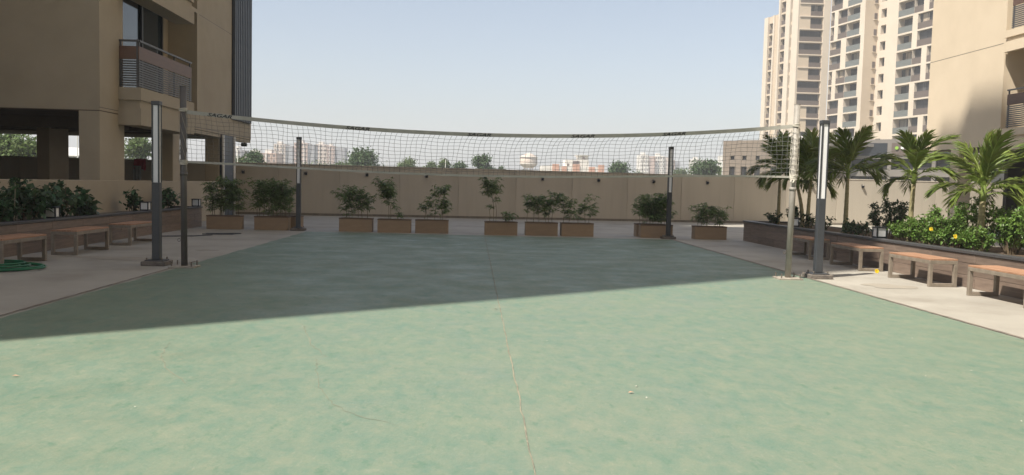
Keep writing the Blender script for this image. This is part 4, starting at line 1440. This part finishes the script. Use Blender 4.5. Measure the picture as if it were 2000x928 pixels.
# ------------------------------------------------------------------ palms
def frond_mesh(seed, length, sag):
    r_ = np.random.default_rng(seed)
    n = 14
    pts, tans = [], []
    p = np.array([0., 0, 0])
    for k in range(n + 1):
        f = k / n
        el = -sag * (f ** 1.5)
        d_ = np.array([math.cos(el), 0, math.sin(el)])
        pts.append(p.copy())
        tans.append(d_)
        p = p + d_ * length / n
    pts, tans = np.array(pts), np.array(tans)
    PP, DD, LL = [], [], []
    m_ = 38
    for k in range(m_):
        f = .20 + .80 * (k + .5) / m_
        i = min(n - 1, int(f * n))
        q = pts[i] + (pts[i + 1] - pts[i]) * (f * n - i)
        tg = tans[i]
        up = np.array([-tg[2], 0, tg[0]])
        prof = math.sin(min(1, (f - .12) / .5) * 1.57) * (1 - max(0, f - .62) * 1.25)
        for s in (-1, 1):
            dv = tg * (.75 + .45 * f) + np.array([0, s * .95, 0]) * (1 - .35 * f) + up * (.10 + .16 * r_.normal()) + r_.normal(size=3) * .13
            PP.append(q)
            DD.append(dv)
            LL.append(length * .42 * max(.25, prof) * (.9 + .2 * r_.random()))
    P, D, L_ = np.array(PP), unit(np.array(DD)), np.array(LL)
    # leaflet: folded strip of three cross-sections, tip drooping
    S = unit(np.cross(D, np.tile(np.array([[0., 0, 1]]), (len(D), 1))))
    Nn = np.cross(S, D)
    W_ = .038 * (length / 1.0)
    z = np.array([[0, 0, 1.0]])
    Lc = L_[:, None]
    b0 = P - S * W_ * .25
    b1 = P + S * W_ * .25
    m0 = P + D * Lc * .5 - S * W_ * .5 + Nn * W_ * .12 - z * Lc * .03
    mc = P + D * Lc * .5 - Nn * W_ * .10 - z * Lc * .03
    m1 = P + D * Lc * .5 + S * W_ * .5 + Nn * W_ * .12 - z * Lc * .03
    tp = P + D * Lc * .96 - z * Lc * (.16 + .30 * r_.random((len(P), 1)))
    V = np.stack([b0, b1, m0, mc, m1, tp], 1).reshape(-1, 3)
    o = (np.arange(len(P)) * 6)[:, None]
    F_ = np.concatenate([o + np.array([[0, 3, 2]]), o + np.array([[0, 1, 3]]), o + np.array([[1, 4, 3]]), o + np.array([[2, 3, 5]]), o + np.array([[3, 4, 5]])], 0)
    me = leaf_mesh('frond', 'palm_leaf', [(V, F_)])
    rb = MB()
    rb.tube([tuple(q) for q in pts], .01, 5, True, rs=[.013 * (1 - .8 * k / n) + .002 for k in range(n + 1)])
    return me, rb.mesh('rachis', 'rachis', True)
FR = [frond_mesh(40 + i, 1.0, s) for i, s in enumerate((.4, .75, 1.1, 1.45, 1.8, 2.1))]
def palm(label, x, y, z0, trunk_h, nf, flen, seed, lean=(0, 0), thick=.05, ex=1.0):
    r_ = np.random.default_rng(seed)
    t = thing('palm_tree', label, 'palm', (x, y, z0), 0, 'palms in the right planter')
    mb = MB()
    n = 16
    pts, rs = [], []
    for k in range(n + 1):
        f = k / n
        pts.append((lean[0] * f * f, lean[1] * f * f, trunk_h * f))
        rs.append(thick * (1.15 - .4 * f) * (1.05 if k % 2 else .97))
    mb.tube(pts, thick, 12, True, rs=rs)
    part('trunk', mb, 'trunk_palm', t, True)
    mb = MB()
    mb.tube([(lean[0], lean[1], trunk_h - .02), (lean[0], lean[1], trunk_h + .12), (lean[0], lean[1], trunk_h + .34)], .04, 10, True, rs=[thick * .82, thick * .85, thick * .35])
    part('crownshaft', mb, 'crownshaft', t, True)
    nf += 3
    for k in range(nf):
        f = k / (nf - 1)
        az = k * 2.4 + r_.normal() * .2 + seed
        el = R(84 - 66 * f ** .8 + r_.normal() * 7)
        vi = min(5, max(0, int(1 + f * 4.2 + r_.normal() * .6)))
        L_ = flen * (.78 + .3 * math.sin(3.14 * min(1, f * .8 + .25))) * (.92 + .16 * r_.random())
        me, rb = FR[vi]
        o = link('frond', me, t, (lean[0], lean[1], trunk_h + .20 - .14 * f), (0, -el, az), (L_, L_, L_))
        o.rotation_mode = 'XYZ'
        link('rachis', rb, o)
    return t
palm('shaded palm at the far end of the right planter, left of the net post', 8.0, 23.0 - .7, .5, 1.30, 9, .95, 1, (0, 0), .045)
palm('shaded leaning palm right behind the right net post', 8.15, 21.0, .5, 1.0, 8, .95, 2, (-.12, .1), .05)
palm('shaded palm between the right net post and the near right lamp post', 8.0, 20.3, .5, 1.25, 11, .95, 3, (.04, 0), .045)
palm('dark palm just right of the near right lamp post', 8.05, 18.3, .5, 1.25, 13, .95, 4, (0, 0), .048)
palm('slim sunlit palm in front of the shop sign', 7.95, 15.35, .5, 1.12, 10, .80, 5, (.03, 0), .048)
palm('large sunlit palm with a thick green trunk on the right', 8.0, 13.25, .48, .86, 11, .86, 6, (.02, 0), .06)
palm('nearest palm at the right picture edge, only its fronds showing', 8.05, 10.95, .48, 1.2, 12, .95, 8, (0, 0), .06)

# ------------------------------------------------------------------ shrubs
def shrub(name, label, x, y, z, rx, ry, h, n, leafm, ls, seed, cat='shrub', group=None, stems=6, spire=0.0, lw=.55, hollow=.5, droop=.12, stem_m='twig'):
    """stems from the ground, leaves set in small sprays round the twigs"""
    r_ = np.random.default_rng(seed)
    t = thing(name, label, cat, (x, y, z), 0, group)
    mb = MB()
    sprays = []
    for s in range(stems):
        a = r_.random() * 6.28
        q = r_.random() ** .5
        tx, ty = rx * q * math.cos(a), ry * q * math.sin(a)
        hh = h * (.62 + .38 * r_.random()) * (1 - .35 * q * q if not spire else 1 - spire * q)
        b = np.array([tx * .35, ty * .35, 0.])
        e_ = np.array([tx, ty, hh])
        c = (b + e_) / 2 + np.array([tx * .15, ty * .15, .05 * h])
        pts = [b + (c - b) * f * 2 if f < .5 else c + (e_ - c) * (f - .5) * 2 for f in np.linspace(0, 1, 6)]
        mb.tube(pts, .006, 5, True, rs=[.009 - .0012 * k for k in range(6)])
        nt = 9
        for k in range(nt):
            f = .22 + .78 * r_.random()
            i = min(4, int(f * 5))
            p = pts[i] + (pts[i + 1] - pts[i]) * (f * 5 - i)
            aa = r_.random() * 6.28
            tl = (.06 + .17 * r_.random()) * (rx + ry) * .9 * (1.15 - .6 * f if spire else 1)
            dv = np.array([math.cos(aa), math.sin(aa), .35 + .5 * r_.random()])
            dv /= np.linalg.norm(dv)
            e2 = p + dv * tl
            mb.tube([p, e2], .003, 3, False)
            sprays.append((p, e2, dv))
    per = max(3, n // len(sprays))
    PP, DD, NN = [], [], []
    for p, e2, dv in sprays:
        for k in range(per):
            f = r_.random() ** .7
            q = p + (e2 - p) * (f * 1.1) + r_.normal(size=3) * ls * .28
            out = r_.normal(size=3)
            out[2] -= .15
            PP.append(q)
            DD.append(out + dv * .6)
            nv = r_.normal(size=3) * .55
            nv[2] += 1
            NN.append(nv)
    P, D = np.array(PP), np.array(DD)
    P[:, 2] = np.maximum(P[:, 2], .02)
    L_ = ls * (.6 + .7 * r_.random(len(P)))
    V, F_ = leaf_arrays(P, D, unit(np.array(NN)), L_, L_ * lw, .16, droop)
    part('stems', mb, stem_m, t)
    link('foliage', leaf_mesh('foliage', leafm, [(V, F_)]), t)
    return t
G1 = 'shrubs in the right planter'
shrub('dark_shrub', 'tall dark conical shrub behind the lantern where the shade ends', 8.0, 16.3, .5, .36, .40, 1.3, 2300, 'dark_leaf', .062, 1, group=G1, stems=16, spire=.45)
HED = [(7.75, 15.0, .26, .40, .40, 'low bright green hedge shrub right of the lantern'),
       (7.75, 14.45, .28, .42, .46, 'bright green hedge shrub left of the yellow hibiscus flower'),
       (7.72, 13.95, .28, .42, .46, 'bright green hedge shrub under the yellow hibiscus flower'),
       (7.7, 13.45, .26, .42, .42, 'low bright hedge shrub left of the thick palm trunk'),
       (7.7, 12.85, .26, .42, .36, 'low bright hedge shrub at the foot of the thick palm'),
       (8.35, 14.7, .36, .5, .72, 'taller leafy shrub behind the hedge near the slim palm'),
       (8.40, 13.9, .36, .45, .82, 'taller leafy shrub behind the hedge left of the thick palm'),
       (8.1, 12.55, .2, .24, .74, 'upright twiggy shrub right of the thick palm trunk'),
       (7.75, 11.35, .26, .40, .86, 'bright leafy shrub at the right picture edge behind the nearest bench'),
       (8.5, 13.2, .34, .4, .7, 'dark leafy shrub behind the thick palm trunk'),
       (7.8, 10.8, .3, .5, .9, 'leafy shrub beyond the right picture edge')]
for i, (x, y, rx, ry, h, lab) in enumerate(HED):
    h *= 1.22
    shrub('hedge_shrub', lab, x, y, .5, rx, ry, h, 2300 if h < .6 else 1900, 'hedge_leaf', .058, 50 + i, group=G1, stems=15 if h < .6 else 11)
# long shoots standing out of the hedge
for i, (x, y, h) in enumerate(((8.15, 12.2, 1.05), (7.95, 11.55, 1.15), (8.3, 12.75, .98), (8.3, 14.25, .95))):
    shrub('shoot_shrub', 'tall leafy shoot rising over the right hedge, %s from the right edge' % ORD[(1, 0, 2, 3)[i]], x, y, .5, .09, .09, h, 330, 'hedge_leaf', .06, 80 + i, group=G1, stems=3, spire=.2)
# thin shrubs under the shaded palms
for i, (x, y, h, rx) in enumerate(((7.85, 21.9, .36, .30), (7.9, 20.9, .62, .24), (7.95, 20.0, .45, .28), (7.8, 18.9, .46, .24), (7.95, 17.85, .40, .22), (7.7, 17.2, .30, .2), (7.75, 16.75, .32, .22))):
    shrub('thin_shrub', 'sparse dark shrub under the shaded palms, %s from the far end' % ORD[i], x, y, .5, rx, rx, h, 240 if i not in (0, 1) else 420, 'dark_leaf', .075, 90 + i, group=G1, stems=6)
# hibiscus flowers
def flower(label, x, y, z, r0, tilt):
    t = thing('hibiscus_flower', label, 'flower', (x, y, z), 0, 'yellow hibiscus flowers')
    t.rotation_euler = (R(70), 0, R(-25) + tilt)
    for k in range(5):
        a = k * 2 * math.pi / 5
        V = []
        prof = [(0, 0, 0), (.35, .55, .35), (.75, .75, .62), (1, .42, .60), (1.06, 0, .55), (1, -.42, .60), (.75, -.75, .62), (.35, -.55, .35)]
        for (u, w, hh) in prof:
            w *= .62
            V.append(((u * math.cos(a) - w * math.sin(a)) * r0, (u * math.sin(a) + w * math.cos(a)) * r0, hh * r0 * .7))
        part('petal', MB().add(V, [(0, 1, 7), (1, 2, 6, 7), (2, 3, 5, 6), (3, 4, 5)]), 'petal', t)
    part('stamen', MB().tube([(0, 0, 0), (0, 0, r0 * 1.1)], .004, 5), 'petal', t)
flower('yellow hibiscus flower in the hedge left of the thick palm', 7.48, 13.78, .82, .034, 0)
flower('yellow hibiscus flower in front of the thick palm trunk', 7.47, 13.05, .74, .036, .3)
flower('yellow hibiscus flower lying on the paving by the half-shaded bench', 6.85, 14.35, .03, .04, .5)

# left planter plants
def broad_bush(label, x, y, z, rx, ry, h, n, ls, seed, stems=14):
    return shrub('broad_leaved_bush', label, x, y, z, rx, ry, h, n, 'broad_leaf', ls, seed, 'bush', 'plants in the left planter', stems, 0.0, .78, droop=.22)
broad_bush('broad-leaved bush behind the nearest lantern, left half of the mass', -8.42, 15.35, .5, .34, .75, .84, 420, .15, 201, 14)
broad_bush('broad-leaved bush behind the nearest lantern, right half of the mass', -8.42, 16.6, .5, .34, .75, .86, 440, .15, 202, 14)
broad_bush('lower right end of the broad-leaved bush above the middle bench', -8.42, 17.6, .5, .3, .5, .62, 240, .15, 203, 9)
broad_bush('low leaves at the left foot of the broad-leaved bush', -8.40, 14.5, .5, .28, .42, .5, 160, .14, 204, 7)
shrub('sapling', 'thin pale-stemmed sapling left of the broad-leaved bush', -8.25, 14.75, .5, .2, .2, .95, 150, 'broad_leaf', .11, 205, 'sapling', 'plants in the left planter', 3, 0, .6, stem_m='pale_stem')
shrub('small_bush', 'small rounded bush behind the lantern left of the near left lamp post', -8.45, 20.3, .5, .22, .3, .62, 170, 'broad_leaf', .12, 206, 'bush', 'plants in the left planter', 7, 0, .7)
shrub('small_bush', 'sparse bush behind the left net post', -8.42, 22.7, .5, .24, .42, .66, 170, 'broad_leaf', .13, 207, 'bush', 'plants in the left planter', 6, 0, .7)
shrub('small_bush', 'thin sprig beside the left net post', -8.42, 21.9, .5, .16, .22, .52, 70, 'broad_leaf', .10, 208, 'bush', 'plants in the left planter', 4, 0, .6)

# ------------------------------------------------------------------ hose, tank behind the low wall, litter
hs = thing('garden_hose', 'coiled green garden hose on the paving in front of the nearest left bench', 'hose', (-7.28, 12.3, 0))
mb = MB()
pts = []
for i in range(420):
    a = i / 420 * 2 * math.pi * 9
    rr = .50 + .10 * math.sin(a * .37 + 1) + .05 * math.sin(a * 1.71)
    pts.append((rr * 1.15 * math.cos(a) + .05 * math.sin(a * .21), rr * .82 * math.sin(a) + .04 * math.cos(a * .33), .018 + .10 * (.5 + .5 * math.sin(a * .27 + 2)) * (i / 420)))
mb.tube(pts, .014, 6)
part('coil', mb, 'hose', hs, True)
part('end_fitting', MB().tube([pts[-1], (pts[-1][0] + .03, pts[-1][1] + .05, pts[-1][2] + .01)], .019, 8), 'bolt', hs)

lt = MB()
r_ = np.random.default_rng(5)
for i in range(34):
    x, y = r_.uniform(-4.3, 5.0), r_.uniform(3.0, 13.0)
    s = r_.uniform(.005, .013)
    a = r_.random() * 6.28
    c, s_ = math.cos(a) * s, math.sin(a) * s
    lt.add([(x - c, y - s_, .009), (x + s_ * .5, y - c * .5, .012 + s * .3), (x + c, y + s_, .010), (x - s_ * .5, y + c * .5, .015)], [(0, 1, 2, 3)])
o = part('litter', lt, 'cord_white', None)
o['kind'] = 'stuff'
tag(o, 'small pale scraps scattered over the sunlit court', 'litter')
for x, y, m, lab in ((-3.4, 5.76, 'city_orange', 'small orange scrap on the court near the left edge'), (.8, 5.52, 'city_orange', 'small red scrap on the court right of the joint'),
                     (-.02, 9.2, 'bark', 'curled dry leaf beside the court joint at the shade edge')):
    P_ = np.array([[x - .03, y, .012]])
    V, F_ = leaf_arrays(P_, np.array([[1., .3, .15]]), np.array([[0, 0, 1.]]), np.array([.05]), np.array([.022]))
    me = leaf_mesh('dry_leaf', m, [(V, F_)])
    tag(link('dry_leaf', me), lab, 'leaf')
# cloths hung over the far wall, seen under the left building
def cloth(name, label, x0, x1, z0, z1, off, m, seed):
    r_ = np.random.default_rng(seed)
    nx, nz_ = 14, 12
    vs, fs = [], []
    for layer in (0, 1):
        for j in range(nz_ + 1):
            for i in range(nx + 1):
                x = x0 + (x1 - x0) * i / nx
                f = j / nz_
                z = z1 + (z0 - z1) * f
                y = wall_y(x) - off - .02 * (1 + math.sin(i * 1.1 + seed)) * f - .006 * layer
                vs.append((x + .015 * math.sin(j * .8 + i) * f, y, z + .03 * math.sin(i * .7 + seed) * f))
    n1 = (nx + 1) * (nz_ + 1)
    for j in range(nz_):
        for i in range(nx):
            a = j * (nx + 1) + i
            fs.append((a, a + nx + 1, a + nx + 2, a + 1))
            fs.append((n1 + a, n1 + a + 1, n1 + a + nx + 2, n1 + a + nx + 1))
    return tag(part(name, MB().add(vs, fs), m, None, True), label, 'cloth', 'cloths hung on the far wall')
cloth('hanging_cloth', 'red cloth hung over the far wall, seen right of the corner column', -13.28, -12.86, 1.62, 2.05, .03, 'red_cloth', 1)
cloth('hanging_cloth', 'pale grey cloth hanging below the red one, seen right of the corner column', -13.3, -13.02, 1.25, 1.78, .06, 'grey_cloth', 2)
# dark cable lying on the paving beside the left planter
cbm = MB().tube([(-7.6, 19.6, .015), (-6.9, 19.9, .015), (-6.6, 20.4, .015), (-6.9, 20.9, .015), (-6.1, 21.1, .02), (-6.2, 20.7, .02), (-6.9, 20.6, .02)], .012, 5)
tag(part('rubber_cable', cbm, 'frame_dark', None), 'dark cable lying on the paving beside the left planter', 'cable')

# ------------------------------------------------------------------ haze: pale air over the whole place
hz = bpy.data.materials.new('haze')
hz.use_nodes = True
hn = hz.node_tree
for n in list(hn.nodes):
    hn.nodes.remove(n)
pv = hn.nodes.new('ShaderNodeVolumePrincipled')
pv.inputs['Color'].default_value = (.95, .965, .985, 1)
pv.inputs['Density'].default_value = HAZE
pv.inputs['Anisotropy'].default_value = 0.0
ho = hn.nodes.new('ShaderNodeOutputMaterial')
hn.links.new(pv.outputs[0], ho.inputs['Volume'])
hme = MB().box(-1500, 1500, -300, 1500, -1.03, 70.0)
MT['haze'] = hz
hob = part('haze', hme, 'haze', None)
hob['kind'] = 'stuff'
hob['label'] = 'pale dusty haze hanging over the whole place'
hob['category'] = 'haze'
